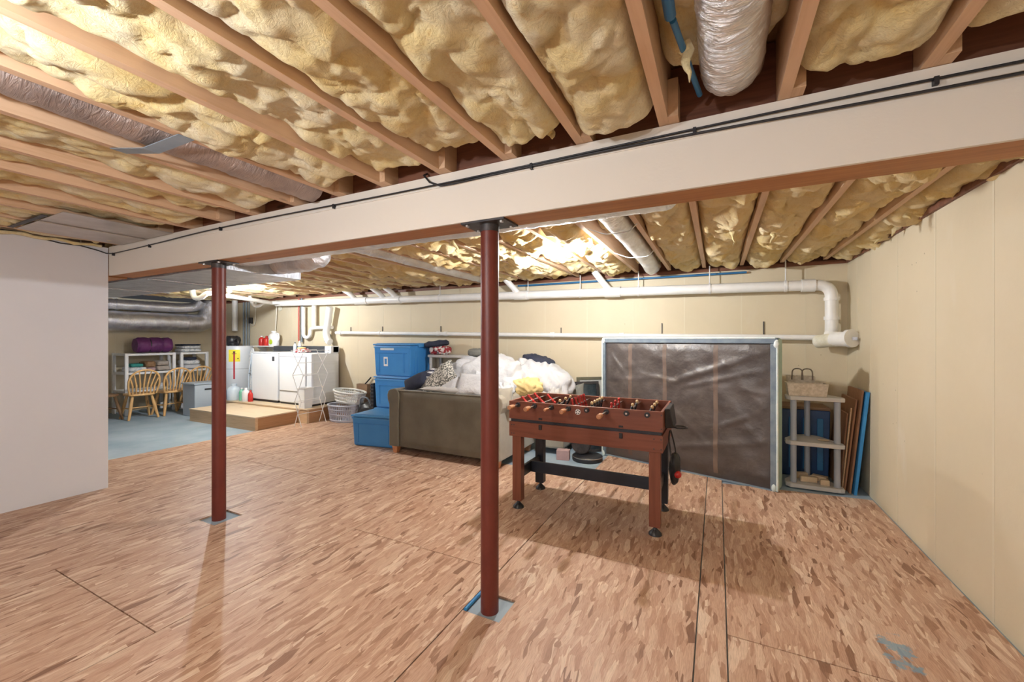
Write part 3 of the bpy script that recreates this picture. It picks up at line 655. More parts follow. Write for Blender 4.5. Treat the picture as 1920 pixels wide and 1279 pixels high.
for x in (X0+.02, X1-.098):
    for y, mt in ((Y0+.02, 'foosl'), (Y1-.095, 'navyblack')):
        lg = fb('leg', (x, x+.078, y, y+.07, .062, .66), mt)
        MB().lathe([(.046, 0), (.044, .012), (.02, .036), (.012, .045), (.012, .0615)], (x+.039, y+.035, 0), 18).build('leveling_foot', 'black', lg, smooth=True)
    fb('end_stretcher', (x+.025, x+.05, Y0+.0905, Y1-.0955, .23, .32), 'navyblack')
fb('long_stretcher', (X0+.072, X1-.075, 3.33, 3.355, .23, .325), 'navyblack')
RX = [-1.46, -1.315, -1.17, -1.03, -.885, -.735, -.59, -.445]
NP = [(3, 'red'), (2, 'red'), (3, 'tan'), (5, 'red'), (5, 'tan'), (3, 'red'), (2, 'tan'), (3, 'tan')]
OUT = [.085, .10, .09, .085, .0, .15, .0, .0]
for i, x in enumerate(RX):
    z = .862; out = OUT[i]
    ya = Y0-max(out, .02); rod = MB().tube([(x, ya, z), (x, Y1+.05+(.2 if out == 0 else .1), z)], .0075, 8).build('rod', 'chrome', ft, smooth=True)
    MB().lathe([(.02, Y0-.012), (.02, Y0-.0005)], (x, 0, z), 12, axis='Y').build('bushing', 'black', rod, smooth=True)
    if out and i != 2:
        MB().lathe([(.010, Y0-out-.085), (.017, Y0-out-.08), (.018, Y0-out-.03), (.013, Y0-out)], (x, 0, z), 12, axis='Y').build('handle', 'handle', rod, smooth=True)
    elif i == 2:
        MB().lathe([(.009, Y0-.15), (.011, Y0-.145), (.011, Y0-.09), (.009, Y0-.085)], (x, 0, z), 12, axis='Y').build('handle', 'handle', rod, smooth=True)
    n, cl = NP[i]; tilt = random.Random(i+3).uniform(-.5, .5) + (2.6 if i in (0, 1, 3) else .3)
    for k in range(n):
        y = Y0+.09+(k+.5)*(.40/n) + random.Random(i*7+k).uniform(-.006, .006)
        from mathutils import Euler
        Mx = Matrix.Rotation(tilt, 3, 'Y')
        def at(v): return tuple(Vector((x, y, z))+Mx@Vector(v))
        pb = MB()
        body = [(.010, .008, -.062), (.013, .012, -.05), (.008, .010, -.04), (.010, .016, 0), (.011, .019, .018), (.006, .010, .026)]
        ring = [[at((a*math.cos(q*math.pi/4), b_*math.sin(q*math.pi/4), h)) for q in range(8)] for a, b_, h in body]
        vs = [p for r_ in ring for p in r_]
        pb.add(vs, [(j*8+q, j*8+(q+1) % 8, (j+1)*8+(q+1) % 8, (j+1)*8+q) for j in range(5) for q in range(8)]+[tuple(range(8))[::-1], tuple(range(40, 48))])
        pl = pb.build('player', 'red' if cl == 'red' else 'black', rod, smooth=True)
        hd = MB(); c_ = Vector(at((0, 0, .036)))
        hd.blob(c_, (.012, .012, .014), amp=0, nu=10, nv=6); hd.build('player_head', cl, rod, smooth=True)
e = MB().lathe([(.021, -.003), (.021, 0)], (-.955, Y0-.0002, .843), 24, axis='Y').build('emblem', 'white', fr, label='round white ball emblem')
for a in range(5):
    q = a*2*math.pi/5+.3; MB().lathe([(.0055, -.0042), (.0055, -.0031)], (-.955+.0135*math.cos(q), Y0-.0002, .843+.0135*math.sin(q)), 5, axis='Y').build('emblem_mark', 'black', fr)
for x in (-1.265, -.63):
    MB().obox((x, Y0-.003, .762), (.03, .006, .014)).build('latch_plate', 'black', fr, bevel=.002)
    MB().obox((x, Y0-.006, .695), (.026, .012, .04)).build('latch', 'black', ap, bevel=.005)
for x in (X0+.025, X0+.045, X1-.012, X1-.06):
    for z in (.625, .695): MB().lathe([(.005, -.002), (.005, 0)], (x, Y0-.0002, z), 8, axis='Y').build('screw_cap', 'plate', ap)
for z in (.77, .865): MB().lathe([(.0045, -.002), (.0045, 0)], (X1-.01, Y0-.0002, z), 8, axis='Y').build('screw_cap', 'plate', fr)
cd = MB().hull8([(X1+.001, 3.16, .755), (X1+.06, 3.18, .755), (X1+.06, 3.40, .755), (X1+.001, 3.42, .755)], [(X1+.001, 3.12, .90), (X1+.035, 3.14, .90), (X1+.035, 3.44, .90), (X1+.001, 3.46, .90)]).build('side_caddy', 'black', ft, bevel=.006)
MB().tube([(X1+.10+.045*math.cos(a/16*2*math.pi), 3.22+.045*math.sin(a/16*2*math.pi), .76) for a in range(17)], .006, 6, cap=False).build('cup_ring', 'black', cd, smooth=True)
t = thing('mesh_bag', 'black mesh bag with a red ball hanging from the foosball table end', 'bag', (X1+.05, 3.34, .30))
MB().blob((X1+.05, 3.34, .42), (.04, .07, .12), amp=.03, freq=9, seed=3).build('bag_body', 'black', t, smooth=True)
MB().tube(rounded([(X1+.03, 3.29, .52), (X1+.012, 3.30, .66), (X1+.02, 3.34, .72), (X1+.045, 3.38, .60), (X1+.06, 3.38, .50)], .05), .006, 6).build('drawstring', 'black', t, smooth=True)
MB().blob((X1+.075, 3.30, .39), (.028, .028, .028), amp=0, nu=14, nv=8).build('red_ball', 'red', t, smooth=True)
# ---------------------------------------------------------------- box spring
ang = math.atan2(-.53, 1.75)
bs = thing('box_spring', 'upright box spring showing its dark brown dust cover', 'box spring', (-1.25, 5.0, -.012), rotz=ang)
Lb, Hb, Tb = 1.83, 1.425, .19
MB().box(0, Lb, .012, Tb, 0, Hb).build('padded_body', 'green', bs, bevel=.03, local=True, label='pale green quilted sides')
FOLDS = [(.04, 1.34, .36, .92, .020, .018), (.80, .93, 1.75, 1.30, .022, .03), (.95, .90, 1.72, 1.12, .015, .02), (.50, 1.02, 1.05, .93, .014, .018), (1.55, .93, 1.79, .88, .014, .015), (.85, .25, 1.72, .45, .018, .03), (1.35, .55, 1.65, .70, .016, .025), (.15, .93, .75, .99, .010, .014), (.9, .62, 1.25, .30, .014, .025)]
def cov(u, v):
    x, z = .012+(Lb-.024)*u, .012+(Hb-.024)*v; q = Vector((x*1.3, z*1.3, 2.2))
    e = min(1, min(u, 1-u)*16, min(v, 1-v)*12)
    d = abs(noise.noise(q*2.1+Vector((z*1.4, x*.8, 0))))*.030+abs(noise.noise(q*4.3+Vector((-z*2.2, x, 3))))*.016+noise.noise(q*13)*.002
    for (ax, az, bx, bz, hh, ww) in FOLDS:
        L2 = (bx-ax)**2+(bz-az)**2; tt = max(0, min(1, ((x-ax)*(bx-ax)+(z-az)*(bz-az))/L2))
        dd = math.hypot(x-ax-tt*(bx-ax), z-az-tt*(bz-az)); d -= hh*math.exp(-(dd/ww)**2)*(.4+.6*math.sin(math.pi*min(1, tt*1.1+.05)))
    return (x, .008-.034*e+d*e*.8, z)
MB().grid(cov, 90, 70).build('dust_cover', 'cover', bs, smooth=True, local=True, label='wrinkled dark brown dust cover')
for x in (.36, .77, 1.30):
    def sl(u, v, x=x):
        c = cov((x-.022+.044*u)/Lb, .04+.92*v); return (c[0], c[1]-.0015, c[2])
    MB().grid(sl, 4, 70).build('slat_outline', 'slat', bs, smooth=True, local=True)
for a in ((0, Lb, Hb-.055, Hb-.004), (0, Lb, .002, .02), (0.002, .045, .02, Hb-.055), (Lb-.06, Lb-.002, .02, Hb-.055)):
    MB().box(a[0], a[1], -.026, .014, a[2], a[3]).build('edge_band', 'tape', bs, bevel=.006, local=True)
MB().tube([(Lb-.004, -.024, .02), (Lb-.004, -.024, Hb-.02)], .009, 8).build('white_piping', 'whitefab', bs, smooth=True, local=True)
MB().tube([(.02, -.022, Hb-.002), (Lb-.02, -.022, Hb-.002)], .009, 8).build('white_piping', 'whitefab', bs, smooth=True, local=True)
MB().tube([(.004, -.024, .02), (.004, -.024, Hb-.02)], .009, 8).build('white_piping', 'whitefab', bs, smooth=True, local=True)
for x, z in ((Lb-.03, .045), (Lb-.012, Hb-.06), (.02, .03), (.02, Hb-.03)):
    MB().blob((x, -.026, z), (.02, .014, .035), amp=.01, freq=20, nu=12, nv=8).build('corner_guard', 'whitefab', bs, smooth=True, local=True)
# ---------------------------------------------------------------- corner shelf and what is on it
cs = thing('corner_shelf', 'pale grey three-tier plastic corner shelf by the right wall', 'shelf', (.81, 4.85, -.012))
for z in (.02, .42, .845):
    MB().prism([(.585, 4.70), (.62, 4.66), (1.0, 4.66), (1.035, 4.675), (1.035, 4.75), (.90, 5.02), (.80, 5.06), (.70, 5.02), (.59, 4.80)], z-.02, z+.018).build('shelf_board', 'shelfgrey', cs, bevel=.006)
for z0, z1 in ((.039, .399), (.439, .824)):
    for x, y in ((.65, 4.715), (.985, 4.715), (.80, 4.98)):
        MB().lathe([(.026, z0), (.0245, (z0+z1)/2), (.026, z1)], (x, y, 0), 14).build('post', 'greyplastic', cs, smooth=True)
def tray(name, c, a, b_, h, z, mat, label, cat, rim=.012, flare=1.12, handles=None, hm='rope'):
    t = thing(name, label, cat, (c[0], c[1], z))
    o = [(-a, -b_), (a, -b_), (a, b_), (-a, b_)]
    q = lambda s, zz: [(c[0]+x*s, c[1]+y*s, zz) for x, y in o]
    M_ = MB(); outer0, outer1 = q(1, z), q(flare, z+h); inn1, inn0 = q(flare-.08, z+h), q(.9, z+.012)
    M_.add(outer0+outer1+inn1+inn0, [(3, 2, 1, 0)]+[(i, (i+1) % 4, 4+(i+1) % 4, 4+i) for i in range(4)]+[(4+i, 4+(i+1) % 4, 8+(i+1) % 4, 8+i) for i in range(4)]+[(8+i, 8+(i+1) % 4, 12+(i+1) % 4, 12+i) for i in range(4)]+[(12, 13, 14, 15)])
    M_.build('woven_body', mat, t)
    if handles:
        for dx in handles:
            MB().tube(rounded([(c[0]+dx-.045, c[1]-b_*flare-.003, z+h*.8), (c[0]+dx-.04, c[1]-b_*flare-.005, z+h*1.45), (c[0]+dx+.04, c[1]-b_*flare-.005, z+h*1.45), (c[0]+dx+.045, c[1]-b_*flare-.003, z+h*.8)], .04), .006, 8).build('handle', hm, t, smooth=True)
    return t
tray('wicker_basket', (.755, 4.76), .145, .075, .12, .864, 'wicker', 'cream woven basket at the front of the corner shelf top', 'basket')
tray('wicker_basket', (.74, 4.955), .10, .06, .17, .864, 'wicker', 'taller cream woven basket with dark rope handles', 'basket', handles=(-.035, .045))
for k, (x, y, sx, sy, rz) in enumerate(((.78, 4.79, .13, .05, .1), (.88, 4.86, .12, .06, -.4), (.895, 4.735, .07, .04, 0), (.73, 4.9, .12, .05, .3))):
    tag(MB().obox((x, y, .039+.025), (sx, sy, .05), (0, 0, rz)).build('wood_block', 'blockwood', bevel=.003),
        ['bare wood block lying crosswise on the bottom shelf', 'angled bare wood block by the shelf post', 'small pale wood block at the shelf front edge', 'bare wood block at the back of the bottom shelf'][k], 'wood block', 'wood blocks on the corner shelf')
tag(MB().blob((.90, 4.80, .445+.0), (.05, .03, .008), amp=.0, nu=12, nv=6).build('loose_scrap', 'blockwood', smooth=True), 'thin wooden scrap on the middle shelf', 'scrap')
t = thing('storage_bin', 'dark blue storage bin behind the corner shelf', 'bin', (.78, 5.25, -.012))
MB().hull8([(.52, 5.12, -.012), (1.0, 5.12, -.012), (1.0, 5.40, -.012), (.52, 5.40, -.012)], [(.48, 5.09, .68), (1.01, 5.09, .68), (1.01, 5.42, .68), (.48, 5.42, .68)]).build('bin_body', 'bluebin', t, bevel=.01)
MB().box(.47, 1.01, 5.08, 5.43, .681, .71).build('bin_lid', 'cardboard', t, bevel=.008)
for i, x in enumerate((.54, .66, .78, .90)): MB().box(x, x+.05, 5.079, 5.091, .08, .60).build('bin_rib', 'bluepipe', t, bevel=.004)
# boards leaning on the right wall
def lean(name, y0, y1, xb, xt, h, th, mat, label, group=None, yb=0):
    M_ = MB(); zb = -.012
    M_.hull8([(xb, y0, zb), (xb+th, y0, zb), (xb+th, y1, zb), (xb, y1, zb)], [(xt, y0-yb, h), (xt+th, y0-yb, h+.003), (xt+th, y1-yb, h+.003), (xt, y1-yb, h)])
    o = tag(M_.build(name, mat), label, 'board', group); return o
lean('foam_board', 4.71, 5.05, 1.105, 1.197, .92, .022, 'foam', 'blue foam board leaning flat against the right wall')
lean('osb_offcut', 4.75, 5.20, 1.080, 1.173, .93, .014, 'osbedge', 'tallest strand-board offcut leaning next to the blue foam board')
lean('osb_offcut', 4.80, 5.28, 1.052, 1.140, .84, .013, 'osbedge', 'strand-board offcut second in the leaning stack')
lean('osb_offcut', 4.86, 5.34, 1.034, 1.088, .70, .012, 'osbedge', 'shorter strand-board offcut nearest the corner shelf')
tag(MB().hull8([(1.040, 4.82, -.012), (1.050, 4.82, -.012), (1.050, 4.845, -.012), (1.040, 4.845, -.012)], [(1.108, 4.82, .76), (1.118, 4.82, .76), (1.118, 4.845, .76), (1.108, 4.845, .76)]).build('wood_strip', 'pine'), 'thin pale wooden strip leaning in front of the offcuts', 'wood strip')
# ---------------------------------------------------------------- sofa with heaped bedding
sf = thing('loveseat', 'olive brown loveseat seen from behind, heaped with bedding', 'sofa', (-2.87, 4.3, 0))
def sback(u, v):
    x, z = -3.47+1.25*u, .09+.685*v; e = min(1, min(u, 1-u)*20, min(v, 1-v)*14)
    return (x, 3.885-.018*e+.006*noise.noise(Vector((x*3, z*3, 1))), z)
b = MB(); b.grid(sback, 40, 24); b.box(-3.47, -2.22, 3.886, 4.06, .09, .775); b.build('back', 'sofa', sf, smooth=True)
MB().tube([(-3.47, 3.884, .772), (-2.22, 3.884, .772)], .008, 8).build('back_piping', 'sofaside', sf, smooth=True)
def arm(x0, x1, sgn, mt):
    prof = [(0, .09), (1, .09), (1, .56), (1.05, .66), (1.02, .74), (.82, .785), (.5, .795), (.15, .785), (-.12, .76), (-.22, .71), (-.18, .66), (0, .60)] if sgn < 0 else \
           [(0, .09), (1, .09), (1, .60), (1.18, .66), (1.22, .71), (1.12, .76), (.85, .785), (.5, .795), (.18, .785), (-.02, .74), (-.05, .66), (0, .56)]
    pr = [(x0+(x1-x0)*a, z) for a, z in prof]; n = len(pr); b = MB(); ys = (3.865, 4.80)
    b.add([(x, ys[0], z) for x, z in pr]+[(x, ys[1], z) for x, z in pr], [tuple(range(n)), tuple(range(n, 2*n))[::-1]]+[(i, i+n, (i+1) % n+n, (i+1) % n) for i in range(n)])
    return b.build('arm', mt, sf, bevel=.008)
arm(-3.62, -3.475, -1, 'sofaside'); arm(-2.215, -2.07, 1, 'beigesofa')  # right arm: its lit side is put into the colour, paler than the olive
MB().box(-3.474, -2.216, 4.061, 4.80, .09, .42).build('seat_base', 'sofa', sf, bevel=.01)
for x in (-3.45, -2.84): MB().box(x, x+.6, 4.08, 4.84, .4201, .56).build('seat_cushion', 'sofaside', sf, bevel=.04)
for x in (-3.56, -2.14):
    for y in (3.93, 4.73): MB().hull8([(x-.025, y-.025, 0), (x+.025, y-.025, 0), (x+.025, y+.025, 0), (x-.025, y+.025, 0)], [(x-.04, y-.04, .09), (x+.04, y-.04, .09), (x+.04, y+.04, .09), (x-.04, y+.04, .09)]).build('foot', 'handle', sf)
ac = thing('armchair', 'beige upholstered armchair behind the loveseat arm', 'armchair', (-1.78, 5.0, -.012))
MB().box(-2.04, -1.66, 4.72, 5.35, .06, .42).build('seat_base', 'beigesofa', ac, bevel=.03)
MB().box(-2.04, -1.66, 5.18, 5.36, .42, .72).build('backrest', 'beigesofa', ac, bevel=.04)
MB().box(-2.04, -1.93, 4.72, 5.17, .421, .56).build('arm', 'beigesofa', ac, bevel=.03)
MB().box(-1.77, -1.66, 4.72, 5.17, .421, .56).build('arm', 'beigesofa', ac, bevel=.03)
for x in (-2.0, -1.70):
    for y in (4.76, 5.3): MB().box(x-.025, x+.025, y-.025, y+.025, -.012, .059).build('foot', 'black', ac)
def soft(name, mat, label, cat, c, rad, e=.8, amp=.07, freq=4, seed=0, rot=(0, 0, 0), nu=72, nv=40, group=None, ridge=.6):
    return tag(MB().blob(c, rad, e, amp, freq, seed, nu, nv, rot, ridge).build(name, mat, smooth=True), label, cat, group)
def pil(name, mat, label, c, a, b_, h, rot, seed=0, cat='pillow', group=None): return tag(MB().pillow(c, a, b_, h, rot, seed=seed).build(name, mat, smooth=True), label, cat, group)
soft('comforter', 'sheet', 'big white comforter heaped highest on the loveseat', 'comforter', (-2.62, 4.50, .87), (.58, .34, .33), .9, .11, 3.2, 1, ridge=.65)
soft('comforter', 'sheet', 'white comforter spilling from the loveseat toward the armchair', 'comforter', (-2.02, 4.86, .86), (.46, .32, .27), .9, .095, 3.6, 2, (0, R(14), 0), ridge=.65)
soft('blanket', 'greysheet', 'pale grey bundled blanket at the end of the white heap', 'blanket', (-1.80, 4.70, .72), (.17, .16, .17), .9, .05, 7, 4)
soft('blanket', 'greysheet', 'taupe blanket under the speckled throw on the loveseat', 'blanket', (-3.15, 4.42, .80), (.30, .28, .24), .9, .08, 5, 5)
pil('pillow', 'sheet', 'plump white pillow leaning on the loveseat back by the column', (-2.50, 4.03, .86), .22, .16, .085, (R(62), 0, R(4)), 2)
pil('pillow', 'sheet', 'white pillow wedged beside the speckled throw', (-2.83, 4.06, .84), .16, .15, .075, (R(60), R(12), R(-8)), 3)
pil('speckled_throw', 'speckle', 'black and cream speckled throw pillow lying diagonally', (-3.02, 4.05, .895), .28, .14, .08, (R(58), R(-38), R(8)), 5)
pil('striped_cushion', 'navy', 'dark navy cushion with a pale striped edge', (-3.35, 4.04, .86), .18, .10, .06, (R(60), R(-24), R(6)), 6, 'cushion')
pil('striped_cushion', 'stripe', 'black and white striped cushion behind the navy one', (-3.33, 4.17, .90), .18, .09, .05, (R(60), R(-24), R(6)), 8, 'cushion')
soft('folded_blanket', 'darkgrey', 'grey folded blanket on the very top of the white heap', 'blanket', (-2.72, 4.56, 1.225), (.17, .13, .05), .6, .02, 8, 7)
soft('folded_jacket', 'navy', 'folded navy jacket lying on the white comforter', 'jacket', (-2.06, 4.90, 1.12), (.21, .15, .07), .7, .03, 8, 9, (0, R(13), 0))
soft('cloth_bundle', 'yellowcloth', 'butter yellow cloth bunched on the loveseat arm', 'cloth', (-2.02, 4.42, .84), (.20, .14, .10), .9, .06, 7, 11)
soft('cloth_bundle', 'sheet', 'small white crumpled cloth hanging over the loveseat arm', 'cloth', (-2.17, 4.14, .83), (.12, .11, .07), .9, .05, 9, 13)
pil('pillow', 'greysheet', 'flat grey pillow along the top of the loveseat back', (-2.80, 3.98, .805), .40, .07, .035, (0, 0, 0), 14)
pil('pillow', 'beigesofa', 'greige pillow slumped inside the loveseat arm near the column', (-2.10, 4.02, .74), .10, .13, .06, (R(70), 0, R(30)), 15)
pil('pillow', 'darkgrey', 'charcoal grey pillow propped on the armchair', (-1.66, 5.02, .70), .17, .13, .06, (R(70), R(-8), R(6)), 16)
# ---------------------------------------------------------------- blue totes
def tote(loc, w, d, h, rotz, label, marks=False):
    t = thing('storage_tote', label, 'tote', loc, 'blue plastic storage totes', rotz)
    tp = .93; a, b_ = w/2, d/2
    body = MB().hull8([(-a*tp, -b_*tp, 0), (a*tp, -b_*tp, 0), (a*tp, b_*tp, 0), (-a*tp, b_*tp, 0)], [(-a*.985, -b_*.985, h-.035), (a*.985, -b_*.985, h-.035), (a*.985, b_*.985, h-.035), (-a*.985, b_*.985, h-.035)]).build('tub', 'tote', t, bevel=.022, local=True)
    ld = MB().box(-a*1.02, a*1.02, -b_*1.02, b_*1.02, h-.034, h-.008).build('lid', 'totelid', t, bevel=.008, local=True)
    MB().box(-a*.9, a*.9, -b_*.9, b_*.9, h-.0081, h).build('lid_panel', 'totelid', ld, bevel=.006, local=True)
    f = lambda z: -b_*(tp+(.985-tp)*z/(h-.035))
    def fr(x0, x1, z0, z1, n, mt='tote', th=.006):
        MB().hull8([(x0, f(z0)-th, z0), (x1, f(z0)-th, z0), (x1, f(z0)+.004, z0), (x0, f(z0)+.004, z0)], [(x0, f(z1)-th, z1), (x1, f(z1)-th, z1), (x1, f(z1)+.004, z1), (x0, f(z1)+.004, z1)]).build(n, mt, body, local=True)
    fr(-a*.86, a*.80, h*.70, h*.715, 'moulded_rib'); fr(-a*.72, -a*.69, h*.12, h*.70, 'moulded_rib'); fr(a*.62, a*.65, h*.12, h*.70, 'moulded_rib')
    fr(-a*.98, a*.98, h*.86, h*.9, 'rim_band', 'totelid')
    if marks:
        fr(-a*.6, a*.12, h*.79, h*.855, 'embossed_strip', 'clearplastic', .008)
        fr(-a*.44, -a*.22, h*.30, h*.58, 'care_sticker', 'white', .0035); fr(-a*.39, -a*.27, h*.36, h*.53, 'care_sticker_print', 'tote', .0045)
    for sx in (-1, 1):
        for zz in (.2, .45): MB().box(sx*a*.955-.008, sx*a*.955+.008, -b_*(.5 if zz < .4 else .2)-.02, -b_*(.5 if zz < .4 else .2)+.02, h*.1, h*.75).build('side_rib', 'tote', body, local=True)
        MB().box(sx*a*1.02-.012, sx*a*1.02+.012, -.07, .07, h-.06, h-.02).build('handle', 'totelid', body, bevel=.005, local=True)
    return t
tote((-4.45, 5.05, 0), .72, .48, .335, 0, 'blue storage tote at the bottom of the stack behind the floor tote')
tote((-4.45, 5.05, .336), .73, .49, .495, 0, 'blue storage tote in the middle of the three-tote stack')
tote((-4.45, 5.05, .832), .74, .50, .505, 0, 'topmost blue storage tote with a white care sticker', True)
tote((-4.02, 4.22, 0), .68, .52, .415, R(9), 'lone blue storage tote on the floor beside the loveseat')
t = thing('folded_crate', 'narrow black ribbed folded crate standing beside the tote stack', 'crate', (-4.92, 4.91, 0))
MB().box(-4.95, -4.885, 4.87, 4.96, 0, .70).build('crate_body', 'black', t, bevel=.006)
for k in range(12): MB().box(-4.953, -4.882, 4.862, 4.8699, .03+k*.056, .05+k*.056).build('crate_rib', 'console', t)
t = thing('utility_shelf', 'beige plastic shelf unit behind the totes and loveseat', 'shelf', (-3.6, 5.25, 0))
for z in (1.12, .72, .32): MB().box(-4.0, -3.15, 5.10, 5.42, z, z+.04).build('shelf_board', 'shelfgrey', t, bevel=.006)
for x in (-3.96, -3.19):
    for y in (5.13, 5.39): MB().lathe([(.024, 0), (.024, 1.119)], (x, y, 0), 12).build('post', 'shelfgrey', t, smooth=True)
soft('folded_clothes', 'navy', 'dark folded clothes with a grey stripe on top of the shelf pile', 'clothes', (-3.92, 5.22, 1.325), (.18, .14, .045), .5, .02, 8, 21, (0, R(-8), 0))
soft('folded_clothes', 'maroonplaid', 'maroon and white patterned clothes under the dark ones', 'clothes', (-3.84, 5.22, 1.225), (.15, .13, .062), .6, .04, 9, 22)
soft('storage_bag', 'greysheet', 'grey cloth bag on the middle of the beige shelf unit', 'bag', (-3.72, 5.24, .90), (.12, .11, .13), .7, .03, 8, 23)
tag(MB().obox((-3.42, 5.25, .86), (.2, .2, .2)).build('storage_box', 'black', bevel=.01), 'small black box on the beige shelf unit', 'box')
# ---------------------------------------------------------------- miter saw, frames, small box
t = thing('miter_saw', 'black power saw with a round base under the foosball table', 'power tool', (-1.40, 4.70, -.012))
MB().lathe([(.17, -.012), (.175, .0), (.175, .035), (.16, .05), (.03, .055)], (-1.36, 4.70, 0), 30).build('round_base', 'black', t, smooth=True)
MB().tube([(-1.36+.172*math.cos(a/30*2*math.pi), 4.70+.172*math.sin(a/30*2*math.pi), .036) for a in range(31)], .005, 6, cap=False).build('base_rim', 'chrome', t, smooth=True)
MB().lathe([(.11, -.02), (.115, -.01), (.115, .02), (.10, .03), (.03, .035)], (-1.43, 4.68, .17), 26, axis='Y').build('blade_guard', 'plate', t, smooth=True)
MB().tube([(-1.45, 4.73, .17), (-1.45, 4.86, .18)], .055, 16).build('motor', 'black', t, smooth=True)
MB().tube(rounded([(-1.50, 4.66, .20), (-1.54, 4.62, .27), (-1.46, 4.60, .31), (-1.39, 4.64, .25)], .04), .014, 10).build('handle', 'black', t, smooth=True)
MB().tube([(-1.40, 4.80, .05), (-1.42, 4.82, .2)], .03, 10).build('arm', 'black', t, smooth=True)
tag(MB().obox((-1.62, 4.60, .045), (.15, .10, .115), (0, 0, .2)).build('small_carton', 'pinkcloth', bevel=.004), 'small pink and white carton beside the power saw', 'carton')
def frame(c, w, h, rz, tilt, fm, pm, label):
    t = thing('picture_frame', label, 'picture frame', (c[0], c[1], -.012), None, rz); t.rotation_euler = (tilt, 0, rz)
    for a in ((-w/2, w/2, 0, .035), (-w/2, w/2, h-.035, h), (-w/2, -w/2+.035, .035, h-.035), (w/2-.035, w/2, .035, h-.035)):
        MB().box(a[0], a[1], -.012, .012, a[2], a[3]).build('frame_rail', fm, t, local=True)
    MB().box(-w/2+.034, w/2-.034, -.004, .008, .034, h-.034).build('picture_panel', pm, t, local=True)
frame((-1.38, 5.14), .42, .93, R(38), R(-7), 'frameolive', 'matboard', 'olive framed grey board leaning behind the box spring edge')
frame((-1.435, 5.03), .34, .88, R(38), R(-7), 'plate', 'glass', 'black framed dark glass picture leaning before the grey board')
# ---------------------------------------------------------------- laundry platform and appliances
t = thing('laundry_platform', 'low pine platform in front of the washer and dryer', 'platform', (-7.2, 4.2, -.012))
MB().box(-8.15, -6.32, 3.88, 3.92, -.012, .182).build('front_board', 'pine', t)
MB().box(-6.36, -6.32, 3.9201, 4.598, -.012, .182).build('side_board', 'pine_dark', t)
MB().box(-8.15, -8.11, 3.9201, 4.598, -.012, .182).build('side_board', 'pine', t)
for a, b_ in ((-8.16, -7.24), (-7.237, -6.31)): MB().box(a, b_, 3.87, 4.598, .1821, .2).build('top_sheet', 'pinetop', t)
t = thing('appliance_platform', 'raised plywood platform that carries the washer and dryer', 'platform', (-7.5, 5.0, -.012))
MB().box(-9.1, -6.10, 4.60, 4.64, -.012, .216).build('front_board', 'pine', t)
MB().box(-6.14, -6.10, 4.6401, 5.44, -.012, .216).build('side_board', 'pine_dark', t)
for a, b_ in ((-9.1, -7.6), (-7.597, -6.09)): MB().box(a, b_, 4.59, 5.44, .2161, .235).build('deck_sheet', 'pinetop', t)
ZD = .235
w = thing('washing_machine', 'white top-loading washing machine with a dark control strip', 'washer', (-7.55, 5.1, ZD))
MB().box(-7.93, -7.165, 4.80, 5.38, ZD+.04, 1.13).build('cabinet', 'enamel', w, bevel=.015)
MB().box(-7.91, -7.185, 4.82, 5.36, ZD, ZD+.039).build('foot_gap_shade', 'black', w)  # black strip stands in for the shaded gap at the washer's feet
MB().box(-7.93, -7.165, 4.805, 5.22, 1.131, 1.165).build('lid', 'enamel', w, bevel=.014)
MB().box(-7.80, -7.29, 4.86, 5.16, 1.1651, 1.172).build('lid_window', 'console', w, bevel=.003)
MB().box(-7.93, -7.165, 5.23, 5.38, 1.131, 1.265).build('control_console', 'console', w, bevel=.01)
MB().box(-7.31, -7.25, 4.7945, 4.7999, 1.0, 1.08).build('badge', 'console', w)
d = thing('dryer', 'white front-loading dryer with a large square door', 'dryer', (-6.7, 5.1, ZD))
MB().box(-7.12, -6.25, 4.80, 5.38, ZD+.03, 1.15).build('cabinet', 'enamel', d, bevel=.02)
MB().box(-7.10, -6.27, 4.82, 5.36, ZD, ZD+.029).build('foot_gap_shade', 'black', d)  # same dark strip, painting the shade under the dryer
MB().box(-7.08, -6.385, 4.778, 4.7995, .48, 1.08).build('door', 'enamel', d, bevel=.02)
MB().box(-7.095, -6.37, 4.7925, 4.7998, .465, 1.095).build('door_gasket', 'gasket', d, bevel=.005)
MB().box(-6.2497, -6.247, 4.84, 5.34, .32, 1.08).build('ribbed_side', 'enamelside', d)
MB().box(-7.12, -6.25, 5.24, 5.38, 1.1505, 1.27).build('control_console', 'console', d, bevel=.012)
MB().box(-6.42, -6.25, 5.2, 5.385, 1.1502, 1.275).build('console_cap', 'enamel', d, bevel=.012)
t = thing('wall_ledge', 'white ledge shelf on the wall behind the washer', 'shelf', (-8.2, 5.41, 1.26))
MB().box(-8.55, -7.94, 5.20, 5.449, 1.245, 1.265).build('ledge_board', 'white', t)
for x in (-8.5, -8.1): MB().hull8([(x, 5.40, 1.10), (x+.02, 5.40, 1.10), (x+.02, 5.449, 1.10), (x, 5.449, 1.10)], [(x, 5.24, 1.244), (x+.02, 5.24, 1.244), (x+.02, 5.449, 1.244), (x, 5.449, 1.244)]).build('bracket', 'white', t)
def bottle(name, c, r, h, mat, label, cat='bottle', capm='white', sx=1, sy=1, lab=None, sq=False):
    x, y, z = c; t = thing(name, label, cat, c)
    MB().lathe([(r*.94, z), (r, z+h*.04), (r, z+h*.62), (r*.8, z+h*.76), (r*.36, z+h*.86), (r*.36, z+h*.90)], (x, y, 0), 20, sx, sy).build('body', mat, t, smooth=True)
    MB().lathe([(r*.42, z+h*.9001), (r*.42, z+h*.985), (r*.36, z+h)], (x, y, 0), 14).build('cap', capm, t, smooth=True)
    if lab: MB().lathe([(r*1.015, z+h*.14), (r*1.015, z+h*.52)], (x, y, 0), 20, sx, sy).build('label_band', lab, t, smooth=True)
    return t
